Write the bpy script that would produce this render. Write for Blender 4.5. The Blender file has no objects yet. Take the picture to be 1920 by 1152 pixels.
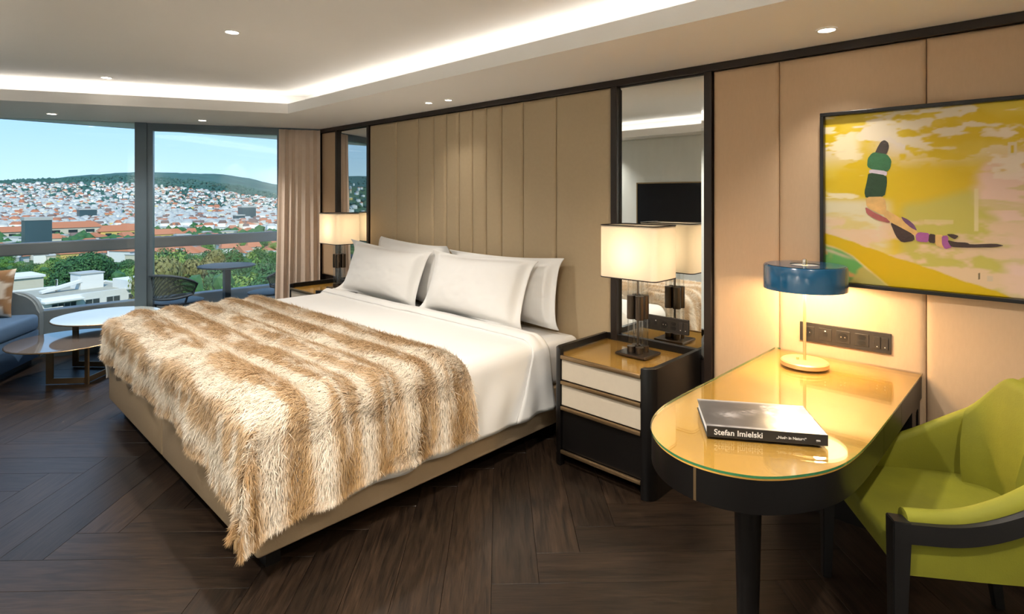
import bpy, bmesh, math, random
import numpy as np
from mathutils import Vector, Matrix

random.seed(7); RNG = np.random.default_rng(11)
SC = bpy.context.scene
C = SC.collection
PI = math.pi

# ------------------------------------------------------------------ camera
cam_d = bpy.data.cameras.new('camera'); cam = bpy.data.objects.new('camera', cam_d); C.objects.link(cam)
CAMY = -2.986
cam.location = (0, CAMY, 1.5); cam.rotation_euler = (PI/2, 0, math.radians(43.7245))
cam_d.sensor_width = 36; cam_d.lens = 36*1056/1920; cam_d.shift_y = -(576-368)/1920
cam_d.clip_start = 0.02; cam_d.clip_end = 12000
SC.camera = cam

# ------------------------------------------------------------------ sky
wd = bpy.data.worlds.new('sky'); SC.world = wd; wd.use_nodes = True
nt = wd.node_tree; nt.nodes.clear()
tc = nt.nodes.new('ShaderNodeTexCoord'); sx = nt.nodes.new('ShaderNodeSeparateXYZ')
rp = nt.nodes.new('ShaderNodeValToRGB'); bg = nt.nodes.new('ShaderNodeBackground'); wo = nt.nodes.new('ShaderNodeOutputWorld')
nt.links.new(tc.outputs['Generated'], sx.inputs[0]); nt.links.new(sx.outputs['Z'], rp.inputs[0])
e = rp.color_ramp.elements
e[0].position = 0.0; e[0].color = (.60, .83, 1.0, 1)
e[1].position = 1.0; e[1].color = (.16, .36, .80, 1)
n = rp.color_ramp.elements.new(.14); n.color = (.33, .61, .98, 1)
n = rp.color_ramp.elements.new(.35); n.color = (.25, .52, .95, 1)
nt.links.new(rp.outputs[0], bg.inputs[0]); bg.inputs[1].default_value = .72
nt.links.new(bg.outputs[0], wo.inputs[0])

# ------------------------------------------------------------------ sun (behind the building, lights the town)
sd = bpy.data.lights.new('sun', 'SUN'); so = bpy.data.objects.new('sun', sd); C.objects.link(so)
sd.energy = 2.1; sd.angle = math.radians(.6); sd.color = (1, .95, .86)
so.rotation_euler = Vector((-.72, .28, -.80)).to_track_quat('-Z', 'Y').to_euler()
so.location = (20, -5, 40)

# ------------------------------------------------------------------ exposure
vs = SC.view_settings
vs.view_transform = 'Standard'; vs.look = 'None'; vs.exposure = 0.95; vs.gamma = 1.0; vs.use_curve_mapping = False
SC.cycles.use_denoising = True
SC.cycles.max_bounces = 10; SC.cycles.transparent_max_bounces = 24
SC.cycles.sample_clamp_indirect = 6.0
SC.cycles.caustics_reflective = False; SC.cycles.caustics_refractive = False

# lamp strengths
K_COVE = 3.8; K_DOWN = 6.0; K_BED = 1.25; K_DESK = 10.0

# ================================================================== materials
def srgb(r, g, b):
    f = lambda c: (c/255/12.92) if c/255 <= .04045 else ((c/255+.055)/1.055)**2.4
    return (f(r), f(g), f(b))

def newmat(name):
    m = bpy.data.materials.new(name); m.use_nodes = True
    nt = m.node_tree; b = nt.nodes['Principled BSDF']
    return m, nt, b

def pm(name, col, rough=.5, metal=0, var=.06, vscale=8, bump=0, bscale=120, coat=0, coatr=.03, sheen=0, spec=.5,
       stretch=(1, 1, 1), emit=None, estr=0, subs=0, trans=0):
    m, nt, b = newmat(name)
    L = nt.links.new
    tc = nt.nodes.new('ShaderNodeTexCoord'); mp = nt.nodes.new('ShaderNodeMapping')
    mp.inputs['Scale'].default_value = stretch
    L(tc.outputs['Object'], mp.inputs[0])
    nz = nt.nodes.new('ShaderNodeTexNoise'); nz.inputs['Scale'].default_value = vscale; nz.inputs['Detail'].default_value = 5
    L(mp.outputs[0], nz.inputs['Vector'])
    mx = nt.nodes.new('ShaderNodeMix'); mx.data_type = 'RGBA'
    mx.inputs['A'].default_value = tuple(max(0, c*(1-var)) for c in col)+(1,)
    mx.inputs['B'].default_value = tuple(min(1, c*(1+var)) for c in col)+(1,)
    L(nz.outputs['Fac'], mx.inputs['Factor']); L(mx.outputs['Result'], b.inputs['Base Color'])
    b.inputs['Roughness'].default_value = rough; b.inputs['Metallic'].default_value = metal
    b.inputs['Specular IOR Level'].default_value = spec
    b.inputs['Coat Weight'].default_value = coat; b.inputs['Coat Roughness'].default_value = coatr
    b.inputs['Sheen Weight'].default_value = sheen; b.inputs['Sheen Roughness'].default_value = .35
    if sheen: b.inputs['Sheen Tint'].default_value = tuple(min(1, c*2.2+.05) for c in col)+(1,)
    if bump:
        n2 = nt.nodes.new('ShaderNodeTexNoise'); n2.inputs['Scale'].default_value = bscale; n2.inputs['Detail'].default_value = 3
        L(mp.outputs[0], n2.inputs['Vector'])
        bp = nt.nodes.new('ShaderNodeBump'); bp.inputs['Strength'].default_value = bump; bp.inputs['Distance'].default_value = .004
        L(n2.outputs['Fac'], bp.inputs['Height']); L(bp.outputs[0], b.inputs['Normal'])
    if emit: b.inputs['Emission Color'].default_value = emit+(1,); b.inputs['Emission Strength'].default_value = estr
    return m

def glassmat(name, tint=(1, 1, 1), refl=.06, rough=0.0, edge=.6):
    m, nt, b = newmat(name); nt.nodes.remove(b); L = nt.links.new
    out = nt.nodes['Material Output']
    tr = nt.nodes.new('ShaderNodeBsdfTransparent'); tr.inputs[0].default_value = tint+(1,)
    gl = nt.nodes.new('ShaderNodeBsdfGlossy'); gl.inputs['Roughness'].default_value = rough
    lw = nt.nodes.new('ShaderNodeLayerWeight'); lw.inputs['Blend'].default_value = .35
    mr = nt.nodes.new('ShaderNodeMapRange'); mr.inputs['To Min'].default_value = refl; mr.inputs['To Max'].default_value = edge
    L(lw.outputs['Fresnel'], mr.inputs['Value'])
    mx = nt.nodes.new('ShaderNodeMixShader'); L(mr.outputs[0], mx.inputs[0]); L(tr.outputs[0], mx.inputs[1]); L(gl.outputs[0], mx.inputs[2])
    L(mx.outputs[0], out.inputs[0])
    return m

def shademat(name, col, t=.5):
    m, nt, b = newmat(name); L = nt.links.new; out = nt.nodes['Material Output']
    b.inputs['Base Color'].default_value = col+(1,); b.inputs['Roughness'].default_value = .9; b.inputs['Specular IOR Level'].default_value = .1
    tl = nt.nodes.new('ShaderNodeBsdfTranslucent'); tl.inputs[0].default_value = col+(1,)
    nz = nt.nodes.new('ShaderNodeTexWave'); nz.inputs['Scale'].default_value = 160; nz.bands_direction = 'Z'
    tc = nt.nodes.new('ShaderNodeTexCoord'); L(tc.outputs['Object'], nz.inputs['Vector'])
    bp = nt.nodes.new('ShaderNodeBump'); bp.inputs['Strength'].default_value = .15; bp.inputs['Distance'].default_value = .001
    L(nz.outputs['Fac'], bp.inputs['Height']); L(bp.outputs[0], b.inputs['Normal'])
    mx = nt.nodes.new('ShaderNodeMixShader'); mx.inputs[0].default_value = t
    L(b.outputs[0], mx.inputs[1]); L(tl.outputs[0], mx.inputs[2]); L(mx.outputs[0], out.inputs[0])
    return m

def attrmat(name, rough=.6, coat=0, trans=0, spec=.3, sheen=0):
    m, nt, b = newmat(name); L = nt.links.new; out = nt.nodes['Material Output']
    at = nt.nodes.new('ShaderNodeVertexColor'); at.layer_name = 'Col'
    L(at.outputs[0], b.inputs['Base Color']); b.inputs['Roughness'].default_value = rough
    b.inputs['Coat Weight'].default_value = coat; b.inputs['Coat Roughness'].default_value = .05
    b.inputs['Specular IOR Level'].default_value = spec; b.inputs['Sheen Weight'].default_value = sheen
    if trans:
        tl = nt.nodes.new('ShaderNodeBsdfTranslucent'); L(at.outputs[0], tl.inputs[0])
        mx = nt.nodes.new('ShaderNodeMixShader'); mx.inputs[0].default_value = trans
        L(b.outputs[0], mx.inputs[1]); L(tl.outputs[0], mx.inputs[2]); L(mx.outputs[0], out.inputs[0])
    return m

def emat(name, col, s):
    m, nt, b = newmat(name)
    b.inputs['Base Color'].default_value = (.8, .8, .8, 1)
    b.inputs['Emission Color'].default_value = col+(1,); b.inputs['Emission Strength'].default_value = s
    return m

def woodfloor(name):
    m, nt, b = newmat(name); L = nt.links.new
    tc = nt.nodes.new('ShaderNodeTexCoord'); oi = nt.nodes.new('ShaderNodeObjectInfo')
    mul = nt.nodes.new('ShaderNodeMath'); mul.operation = 'MULTIPLY'; mul.inputs[1].default_value = 37.0; L(oi.outputs['Random'], mul.inputs[0])
    cb = nt.nodes.new('ShaderNodeCombineXYZ'); L(mul.outputs[0], cb.inputs[0]); L(mul.outputs[0], cb.inputs[1]); L(mul.outputs[0], cb.inputs[2])
    ad = nt.nodes.new('ShaderNodeVectorMath'); ad.operation = 'ADD'; L(tc.outputs['Object'], ad.inputs[0]); L(cb.outputs[0], ad.inputs[1])
    mp = nt.nodes.new('ShaderNodeMapping'); mp.inputs['Scale'].default_value = (1.6, 17, 6); L(ad.outputs[0], mp.inputs[0])
    n1 = nt.nodes.new('ShaderNodeTexNoise'); n1.inputs['Scale'].default_value = 1.6; n1.inputs['Detail'].default_value = 8; n1.inputs['Distortion'].default_value = 1.6
    L(mp.outputs[0], n1.inputs['Vector'])
    mp2 = nt.nodes.new('ShaderNodeMapping'); mp2.inputs['Scale'].default_value = (6, 130, 20); L(ad.outputs[0], mp2.inputs[0])
    n2 = nt.nodes.new('ShaderNodeTexNoise'); n2.inputs['Scale'].default_value = 2.0; n2.inputs['Detail'].default_value = 4; L(mp2.outputs[0], n2.inputs['Vector'])
    mxf = nt.nodes.new('ShaderNodeMix'); mxf.data_type = 'FLOAT'; mxf.inputs['Factor'].default_value = .45
    L(n1.outputs['Fac'], mxf.inputs['A']); L(n2.outputs['Fac'], mxf.inputs['B'])
    r = nt.nodes.new('ShaderNodeValToRGB'); e = r.color_ramp.elements
    e[0].position = .36; e[0].color = (.0045, .0028, .0018, 1); e[1].position = .68; e[1].color = (.036, .021, .0125, 1)
    L(mxf.outputs['Result'], r.inputs[0])
    hs = nt.nodes.new('ShaderNodeHueSaturation'); mr = nt.nodes.new('ShaderNodeMapRange'); mr.inputs['To Min'].default_value = .75; mr.inputs['To Max'].default_value = 1.3
    L(oi.outputs['Random'], mr.inputs['Value']); L(mr.outputs[0], hs.inputs['Value']); L(r.outputs[0], hs.inputs['Color']); L(hs.outputs[0], b.inputs['Base Color'])
    rr = nt.nodes.new('ShaderNodeMapRange'); rr.inputs['To Min'].default_value = .46; rr.inputs['To Max'].default_value = .27
    L(mxf.outputs['Result'], rr.inputs['Value']); L(rr.outputs[0], b.inputs['Roughness'])
    bp = nt.nodes.new('ShaderNodeBump'); bp.inputs['Strength'].default_value = .35; bp.inputs['Distance'].default_value = .002
    L(mxf.outputs['Result'], bp.inputs['Height']); L(bp.outputs[0], b.inputs['Normal'])
    b.inputs['Specular IOR Level'].default_value = .48
    return m

M = dict(
    paint=pm('white_ceiling_paint', (.84, .825, .80), .85, var=.01),
    wallgrey=pm('pale_plaster', (.68, .70, .67), .8, var=.08, vscale=3, bump=.1, bscale=20, stretch=(3, 1, .6)),
    leather=pm('headboard_leather', (.43, .33, .205), .48, var=.05, vscale=40, bump=.10, bscale=260, spec=.4),
    panel=pm('wall_panel_lamplit', (.56, .385, .240), .55, var=.05, vscale=60, bump=.12, bscale=300, stretch=(2, 1, .5), spec=.35),  # lamp warmth put into the colour, a lit variant of the headboard padding
    trim=pm('dark_bronze_trim', (.020, .013, .010), .38, var=.15, spec=.4),
    mirror=pm('mirror_silver', (.86, .89, .88), .0, metal=1, var=.0),
    frame=pm('anodised_frame', (.10, .135, .16), .35, metal=.3, var=.08),
    glass=glassmat('window_glass', (.97, 1, .99), .025, 0, .55),
    rail=pm('brushed_rail', (.30, .29, .30), .5, metal=.2, var=.15, vscale=3, stretch=(1, .3, 6)),
    concrete=pm('balcony_concrete', (.36, .38, .40), .8, var=.1, vscale=5, bump=.2, bscale=40),
    floor=woodfloor('dark_oak_plank'),
    subfloor=pm('subfloor', (.01, .008, .006), .9, var=.1),
    curtain=pm('curtain_cloth', (.72, .58, .47), .85, var=.06, vscale=20, bump=.1, bscale=300, sheen=.1),
    cotton=pm('white_cotton', (.79, .775, .75), .8, var=.015, vscale=5, bump=.05, bscale=60, sheen=.1),
    bedbase=pm('bed_upholstery', (.36, .265, .165), .55, var=.05, vscale=50, bump=.1, bscale=300),
    black=pm('black_lacquer', (.005, .0042, .004), .30, var=.2, spec=.38, bump=.03, bscale=200),
    blackwood=pm('black_stained_wood', (.007, .006, .006), .42, var=.25, vscale=20, stretch=(1, 8, 8), bump=.1, bscale=150),
    brass=pm('aged_brass', (.30, .20, .105), .35, metal=.85, var=.12, vscale=15),
    drawer=pm('cream_leather', (.58, .50, .39), .5, var=.04, vscale=40, bump=.1, bscale=250),
    gold=pm('gold_leaf_lacquer', (.86, .455, .085), .38, metal=0, var=.14, vscale=7),
    tableglass=glassmat('table_glass', (.99, 1, .985), .02, 0, .6),
    glassedge=pm('glass_edge', (.05, .22, .09), .1, var=.1, coat=1),
    shade=shademat('lampshade_linen', (.88, .80, .68), .5),
    rodglass=glassmat('rod_glass', (.97, .98, .98), .05, 0, .35),
    bronze=pm('dark_bronze', (.10, .075, .055), .28, metal=.9, var=.1),
    bulb=emat('warm_bulb', (1, .70, .38), 6),
    spot=emat('downlight_glow', (1, .90, .75), 9),
    led=emat('cove_led', (1, .93, .84), K_COVE),
    blue=pm('blue_enamel', (.006, .075, .165), .22, var=.05, coat=.6),
    blueinner=pm('shade_inner_white', (.85, .8, .72), .6, var=.02),
    lampgold=pm('satin_gold', (.72, .50, .24), .35, metal=.55, var=.05),
    chrome=pm('chrome', (.75, .72, .68), .12, metal=1, var=.02),
    frost=shademat('frosted_glass', (.8, .8, .75), .6),
    plate=pm('dark_socket_plate', (.025, .020, .017), .4, var=.2),
    socket=pm('socket_black', (.010, .009, .008), .35, var=.2),
    green=pm('green_velvet', (.185, .180, .007), .75, var=.34, vscale=6, bump=.12, bscale=200, sheen=.35),
    sofa=pm('blue_velvet', (.065, .130, .235), .75, var=.25, vscale=5, bump=.15, bscale=120, sheen=.5),
    sofaback=pm('grey_blue_weave', (.19, .235, .26), .8, var=.08, vscale=20, bump=.1, bscale=250),
    marble=pm('pale_glossy_top', (.55, .60, .58), .08, var=.12, vscale=3, coat=.5),
    darkmarble=pm('dark_glossy_top', (.11, .09, .08), .08, var=.4, vscale=4, coat=.5),
    paper=pm('paper', (.72, .74, .76), .8, var=.1, vscale=3, stretch=(1, 1, 300)),
    bookblack=pm('book_spine_black', (.012, .011, .011), .35, var=.1),
    ink=pm('white_print', (.72, .72, .70), .6, var=.02),
    attr=attrmat('printed_surface', .45, coat=.0),
    attrgloss=attrmat('glossy_print', .33, coat=.12),
    fur=attrmat('fur_strands', .55, trans=.22, spec=.25),
    furbase=attrmat('fur_backing', .9),
    tvscreen=pm('tv_screen', (.004, .004, .005), .35, var=.1, spec=.25),
    tvframe=pm('tv_bezel', (.28, .20, .10), .4, metal=.6, var=.1),
    outmetal=pm('balcony_dark_metal', (.055, .075, .095), .5, metal=.3, var=.1),
    leafA=pm('leaf_green', (.11, .26, .035), .7, var=.55, vscale=.6),
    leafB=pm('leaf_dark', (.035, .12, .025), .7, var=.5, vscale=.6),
    leafC=pm('leaf_olive', (.20, .30, .05), .7, var=.45, vscale=.6),
    leafD=pm('pine_olive', (.19, .18, .05), .7, var=.5, vscale=.6),
    bark=pm('bark', (.10, .065, .04), .9, var=.3),
    terr=pm('meadow', (.055, .115, .035), .95, var=.6, vscale=.02),
    forest=pm('hazy_hill_forest', (.040, .115, .095), .95, var=.45, vscale=.012, bump=1, bscale=.02),  # distance haze mixed into the forest colour as teal
    hwhite=pm('house_plaster_white', (.78, .78, .74), .85, var=.08, vscale=.1),
    hcream=pm('house_plaster_cream', (.62, .57, .44), .85, var=.08, vscale=.1),
    hyellow=pm('house_plaster_yellow', (.68, .50, .14), .85, var=.08, vscale=.1),
    hgrey=pm('house_grey', (.36, .40, .40), .85, var=.1, vscale=.1),
    hdark=pm('dark_facade', (.045, .085, .095), .35, var=.25, vscale=.1, stretch=(4, 4, .2)),
    roofred=pm('clay_roof', (.47, .175, .085), .85, var=.25, vscale=.15),
    roofgrey=pm('grey_roof', (.46, .46, .42), .85, var=.2, vscale=.15),
    roofbrown=pm('brown_roof', (.20, .13, .10), .85, var=.2, vscale=.15),
    gravel=pm('gravel_roof', (.40, .38, .30), .95, var=.2, vscale=1.2),
    pane=pm('dark_window_pane', (.03, .045, .05), .12, var=.2),
)
def meshfabric():
    m, nt, b = newmat('balcony_mesh'); L = nt.links.new; out = nt.nodes['Material Output']
    b.inputs['Base Color'].default_value = (.06, .08, .09, 1)
    tr = nt.nodes.new('ShaderNodeBsdfTransparent'); mx = nt.nodes.new('ShaderNodeMixShader')
    tc = nt.nodes.new('ShaderNodeTexCoord'); w = nt.nodes.new('ShaderNodeTexWave'); w.inputs['Scale'].default_value = 18; w.bands_direction = 'DIAGONAL'
    L(tc.outputs['Object'], w.inputs['Vector'])
    mr = nt.nodes.new('ShaderNodeMapRange'); mr.inputs['To Min'].default_value = .25; mr.inputs['To Max'].default_value = .6; L(w.outputs['Fac'], mr.inputs['Value'])
    L(mr.outputs[0], mx.inputs[0]); L(b.outputs[0], mx.inputs[1]); L(tr.outputs[0], mx.inputs[2]); L(mx.outputs[0], out.inputs[0])
    return m
M['mesh'] = meshfabric()

# ================================================================== helpers
WORLD = {}
def wloc(o): return WORLD.get(o.name, Vector((0, 0, 0)))

def tag(o, label=None, cat=None, group=None, kind=None):
    if label: o['label'] = label
    if cat: o['category'] = cat
    if group: o['group'] = group
    if kind: o['kind'] = kind
    return o

def thing(name, label, cat, loc=(0, 0, 0), rotz=0, group=None):
    o = bpy.data.objects.new(name, None); C.objects.link(o); o.empty_display_size = .1
    o.location = loc; o.rotation_euler = (0, 0, rotz); WORLD[o.name] = Vector(loc)
    return tag(o, label, cat, group)

def link(name, me, mat, parent=None, smooth=False, auto=None):
    o = bpy.data.objects.new(name, me); C.objects.link(o)
    if mat is not None:
        for m in (mat if isinstance(mat, (list, tuple)) else [mat]): me.materials.append(M[m] if isinstance(m, str) else m)
    if parent is not None: o.parent = parent
    if smooth:
        me.polygons.foreach_set('use_smooth', [True]*len(me.polygons))
        if auto is not None:
            me.set_sharp_from_angle(angle=math.radians(auto))
    return o

def obj(name, bm, mat, parent=None, smooth=False, auto=40, world=False, label=None, recenter=False):
    """one mesh object; world=True: bm is in world coordinates, parent's base is subtracted"""
    off = Vector((0, 0, 0))
    if world and parent is not None: off = wloc(parent)
    elif recenter:
        vs_ = [v.co for v in bm.verts]
        off = Vector(((min(v.x for v in vs_)+max(v.x for v in vs_))/2, (min(v.y for v in vs_)+max(v.y for v in vs_))/2, min(v.z for v in vs_)))
    if off.length: bmesh.ops.translate(bm, verts=bm.verts, vec=-off)
    bmesh.ops.recalc_face_normals(bm, faces=bm.faces)
    me = bpy.data.meshes.new(name); bm.to_mesh(me); bm.free()
    o = link(name, me, mat, parent, smooth, auto)
    if recenter and parent is None: o.location = off; WORLD[o.name] = off.copy()
    elif world and parent is not None: WORLD[o.name] = off.copy()
    if label: o['label'] = label
    return o

def copy_tree(o, parent=None):
    c = o.copy(); C.objects.link(c); c.parent = parent
    for ch in list(o.children): copy_tree(ch, c)
    return c

def B(): return bmesh.new()

def box(bm, x0, x1, y0, y1, z0, z1, r=0, seg=2, mi=0):
    t = bmesh.new() if r else bm
    vs_ = [t.verts.new(p) for p in ((x0, y0, z0), (x1, y0, z0), (x1, y1, z0), (x0, y1, z0), (x0, y0, z1), (x1, y0, z1), (x1, y1, z1), (x0, y1, z1))]
    fs = [t.faces.new([vs_[i] for i in q]) for q in ((3, 2, 1, 0), (4, 5, 6, 7), (0, 1, 5, 4), (1, 2, 6, 5), (2, 3, 7, 6), (3, 0, 4, 7))]
    for f in fs: f.material_index = mi
    if r:
        bmesh.ops.bevel(t, geom=list(t.edges), offset=r, segments=seg, profile=.5, affect='EDGES')
        merge(bm, t)
    return bm

def merge(bm, t, mat=None):
    if mat is not None: bmesh.ops.transform(t, matrix=mat, verts=t.verts)
    mp = {}
    for v in t.verts: mp[v] = bm.verts.new(v.co)
    for f in t.faces:
        try:
            nf = bm.faces.new([mp[v] for v in f.verts]); nf.material_index = f.material_index
        except ValueError: pass
    t.free()

def prism(bm, pts, z0, z1, r=0, seg=2, mi=0, side_mi=None):
    t = bmesh.new()
    lo = [t.verts.new((p[0], p[1], z0)) for p in pts]; hi = [t.verts.new((p[0], p[1], z1)) for p in pts]
    n = len(pts)
    a = t.faces.new(list(reversed(lo))); b = t.faces.new(hi); a.material_index = b.material_index = mi
    for i in range(n):
        f = t.faces.new((lo[i], lo[(i+1) % n], hi[(i+1) % n], hi[i])); f.material_index = mi if side_mi is None else side_mi
    if r:
        ed = [e for e in t.edges if abs(e.verts[0].co.z-e.verts[1].co.z) < 1e-6]
        bmesh.ops.bevel(t, geom=ed, offset=r, segments=seg, profile=.5, affect='EDGES')
    merge(bm, t); return bm

def lathe(bm, prof, cx=0, cy=0, n=32, caps=True):
    rings = []
    for r, z in prof:
        rings.append([bm.verts.new((cx+r*math.cos(2*PI*i/n), cy+r*math.sin(2*PI*i/n), z)) for i in range(n)])
    for a, b in zip(rings, rings[1:]):
        for i in range(n): bm.faces.new((a[i], a[(i+1) % n], b[(i+1) % n], b[i]))
    if caps:
        bm.faces.new(list(reversed(rings[0]))); bm.faces.new(rings[-1])
    return bm

def tube(bm, pts, r, n=8, closed=False):
    pts = [Vector(p) for p in pts]; m = len(pts); rings = []
    for i, p in enumerate(pts):
        a = pts[(i-1) % m] if (closed or i > 0) else p; b = pts[(i+1) % m] if (closed or i < m-1) else p
        d = (b-a).normalized(); up = Vector((0, 0, 1)) if abs(d.z) < .9 else Vector((1, 0, 0))
        s = d.cross(up).normalized(); u = s.cross(d)
        rr = r[i] if isinstance(r, (list, tuple)) else r
        rings.append([bm.verts.new(p+s*rr*math.cos(2*PI*k/n)+u*rr*math.sin(2*PI*k/n)) for k in range(n)])
    for i in range(m if closed else m-1):
        a, b = rings[i], rings[(i+1) % m]
        for k in range(n): bm.faces.new((a[k], a[(k+1) % n], b[(k+1) % n], b[k]))
    if not closed: bm.faces.new(list(reversed(rings[0]))); bm.faces.new(rings[-1])
    return bm

def gridface(bm, P):
    """P: 2-D list of points -> quads"""
    V = [[bm.verts.new(p) for p in row] for row in P]
    for i in range(len(V)-1):
        for j in range(len(V[0])-1): bm.faces.new((V[i][j], V[i+1][j], V[i+1][j+1], V[i][j+1]))
    return V

def rrect(x0, x1, y0, y1, r, n=6):
    out = []
    for cx, cy, a0 in ((x1-r, y0+r, -90), (x1-r, y1-r, 0), (x0+r, y1-r, 90), (x0+r, y0+r, 180)):
        for k in range(n+1):
            a = math.radians(a0+90*k/n); out.append((cx+r*math.cos(a), cy+r*math.sin(a)))
    return out

def npmesh(name, verts, quads=None, tris=None, col=None):
    me = bpy.data.meshes.new(name); verts = np.asarray(verts, np.float32)
    nq = 0 if quads is None else len(quads); ntr = 0 if tris is None else len(tris)
    me.vertices.add(len(verts)); me.vertices.foreach_set('co', verts.ravel())
    li = []; ls = []; lt = []
    s = 0
    if nq: li.append(np.asarray(quads, np.int32).ravel()); ls.append(np.arange(nq)*4); lt.append(np.full(nq, 4)); s = nq*4
    if ntr: li.append(np.asarray(tris, np.int32).ravel()); ls.append(s+np.arange(ntr)*3); lt.append(np.full(ntr, 3))
    li = np.concatenate(li).astype(np.int32); ls = np.concatenate(ls).astype(np.int32)
    me.loops.add(len(li)); me.loops.foreach_set('vertex_index', li)
    me.polygons.add(nq+ntr); me.polygons.foreach_set('loop_start', ls)
    if col is not None:
        a = me.color_attributes.new('Col', 'FLOAT_COLOR', 'POINT')
        c = np.ones((len(verts), 4), np.float32); c[:, :3] = col; a.data.foreach_set('color', c.ravel())
    me.update(calc_edges=True); me.validate()
    return me

_H = np.random.default_rng(5).random((64, 64))
def vnoise(x, y):
    x = np.asarray(x, float); y = np.asarray(y, float)
    xi = np.floor(x).astype(int); yi = np.floor(y).astype(int); fx = x-xi; fy = y-yi
    fx = fx*fx*(3-2*fx); fy = fy*fy*(3-2*fy); g = lambda a, b: _H[a % 64, b % 64]
    return (g(xi, yi)*(1-fx)+g(xi+1, yi)*fx)*(1-fy)+(g(xi, yi+1)*(1-fx)+g(xi+1, yi+1)*fx)*fy
def fbm(x, y, o=4):
    s = 0; a = .5; t = 0
    for k in range(o): s = s+a*vnoise(x*2**k+k*7.3, y*2**k+k*3.1); t += a; a *= .55
    return s/t
def sstep(a, b, x): t = np.clip((x-a)/(b-a), 0, 1); return t*t*(3-2*t)

def struct(name, bm, mat, **k):
    o = obj(name, bm, mat, **k); o['kind'] = 'structure'; return o

# ================================================================== room shell
CZ = 2.22; TZ = 2.41
GX0 = -5.69; GS = .5026                         # glazing plane: X = GX0 + GS*Y
gx = lambda y: GX0+GS*y
gd = Vector((-GS, -1, 0)).normalized()          # along the glazing, away from the head wall
gn = Vector((gd.y, -gd.x, 0))                   # outward normal
if gn.x > 0: gn = -gn
def G(s, out=0, z=0):                           # point s metres along the glazing
    p = Vector((GX0, 0, 0))+gd*s+gn*out; return Vector((p.x, p.y, z))

YO = -3.3
room = [(1.3, 0), (gx(0), 0), (gx(-4.8), -4.8), (-4.6, -4.8), (-4.6, YO), (1.3, YO)]

# floor slab + herringbone planks
fl = struct('floor', prism(B(), room, -.06, -.012), 'subfloor')
PW, PL = .185, 1.11
planks = []
d1 = Vector((math.cos(math.radians(45)), math.sin(math.radians(45)), 0))
d2 = Vector((-d1.y, d1.x, 0))
def clip_poly(pts, planes):
    for (nx, ny, c) in planes:
        out = []
        for i in range(len(pts)):
            p, q = pts[i], pts[(i+1) % len(pts)]
            dp = nx*p[0]+ny*p[1]-c; dq = nx*q[0]+ny*q[1]-c
            if dp <= 0: out.append(p)
            if dp*dq < 0: t = dp/(dp-dq); out.append((p[0]+(q[0]-p[0])*t, p[1]+(q[1]-p[1])*t))
        pts = out
        if len(pts) < 3: return []
    return pts
PLANES = [(0, 1, -.012), (1, 0, 1.29), (0, -1, 4.79), (-gn.x*-1, -gn.y*-1, gn.x*GX0-.004)]
full_plank = None
def plank(center, ang):
    global full_plank
    g = .0008
    ca, sa = math.cos(ang), math.sin(ang)
    loc = [(-PL/2+g, -PW/2+g), (PL/2-g, -PW/2+g), (PL/2-g, PW/2-g), (-PL/2+g, PW/2-g)]
    wp = [(center[0]+ca*a-sa*b, center[1]+sa*a+ca*b) for a, b in loc]
    cl = clip_poly(wp, PLANES)
    if len(cl) < 3: return
    ar = abs(sum(cl[i][0]*cl[(i+1) % len(cl)][1]-cl[(i+1) % len(cl)][0]*cl[i][1] for i in range(len(cl))))/2
    if ar < .006: return
    cx = sum(p[0] for p in cl)/len(cl); cy = sum(p[1] for p in cl)/len(cl)
    if cx > -4.5 and cy < YO-.02: return
    if len(cl) == 4 and abs(ar-(PL-2*g)*(PW-2*g)) < 1e-5:
        if full_plank is None:
            t = B(); prism(t, loc, -.012, 0, r=.0005, seg=1); bmesh.ops.recalc_face_normals(t, faces=t.faces)
            full_plank = bpy.data.meshes.new('plank'); t.to_mesh(full_plank); t.free(); full_plank.materials.append(M['floor'])
        o = bpy.data.objects.new('plank', full_plank); C.objects.link(o)
    else:
        lp = [(ca*(p[0]-center[0])+sa*(p[1]-center[1]), -sa*(p[0]-center[0])+ca*(p[1]-center[1])) for p in cl]
        o = obj('plank', prism(B(), lp, -.012, 0), 'floor')
    o.location = (center[0], center[1], 0); o.rotation_euler = (0, 0, ang); o.parent = fl
# herringbone lattice in the rotated frame
n = int(round(PL/PW))
for i in range(-70, 70):
    for j in range(-12, 12):
        # horizontal piece lower-left corner at (i + 2n j ..) -- classic herringbone
        for kind in (0, 1):
            a = i*PW + j*2*PL*.0
            if kind == 0: u0, v0 = i*PW+2*PL*j, i*PW; uc, vc, ang = u0+PL/2, v0+PW/2, 0
            else: u0, v0 = i*PW+2*PL*j+PL, i*PW-PL+PW; uc, vc, ang = u0+PW/2, v0+PL/2, PI/2
            c = Vector((-3.0, -1.6, 0))+d1*uc+d2*vc
            if -8.6 < c.x < 2 and -5.5 < c.y < .8: plank((c.x, c.y), ang+PI/4)

# walls
hw = struct('wall_head', box(B(), gx(0)-.25, 1.5, .0, .25, -.3, 2.6), 'trim')
struct('wall_opposite', box(B(), -4.6, 1.5, YO-.2, YO, -.06, 2.6), 'wallgrey')
struct('wall_alcove', box(box(B(), -4.6, -4.4, -5, YO-.2, -.06, 2.6), -8.4, -4.4, -5, -4.8, -.06, 2.6), 'wallgrey')
struct('wall_right', box(B(), 1.3, 1.5, YO-.2, .0, -.06, 2.6), 'wallgrey')

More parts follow.
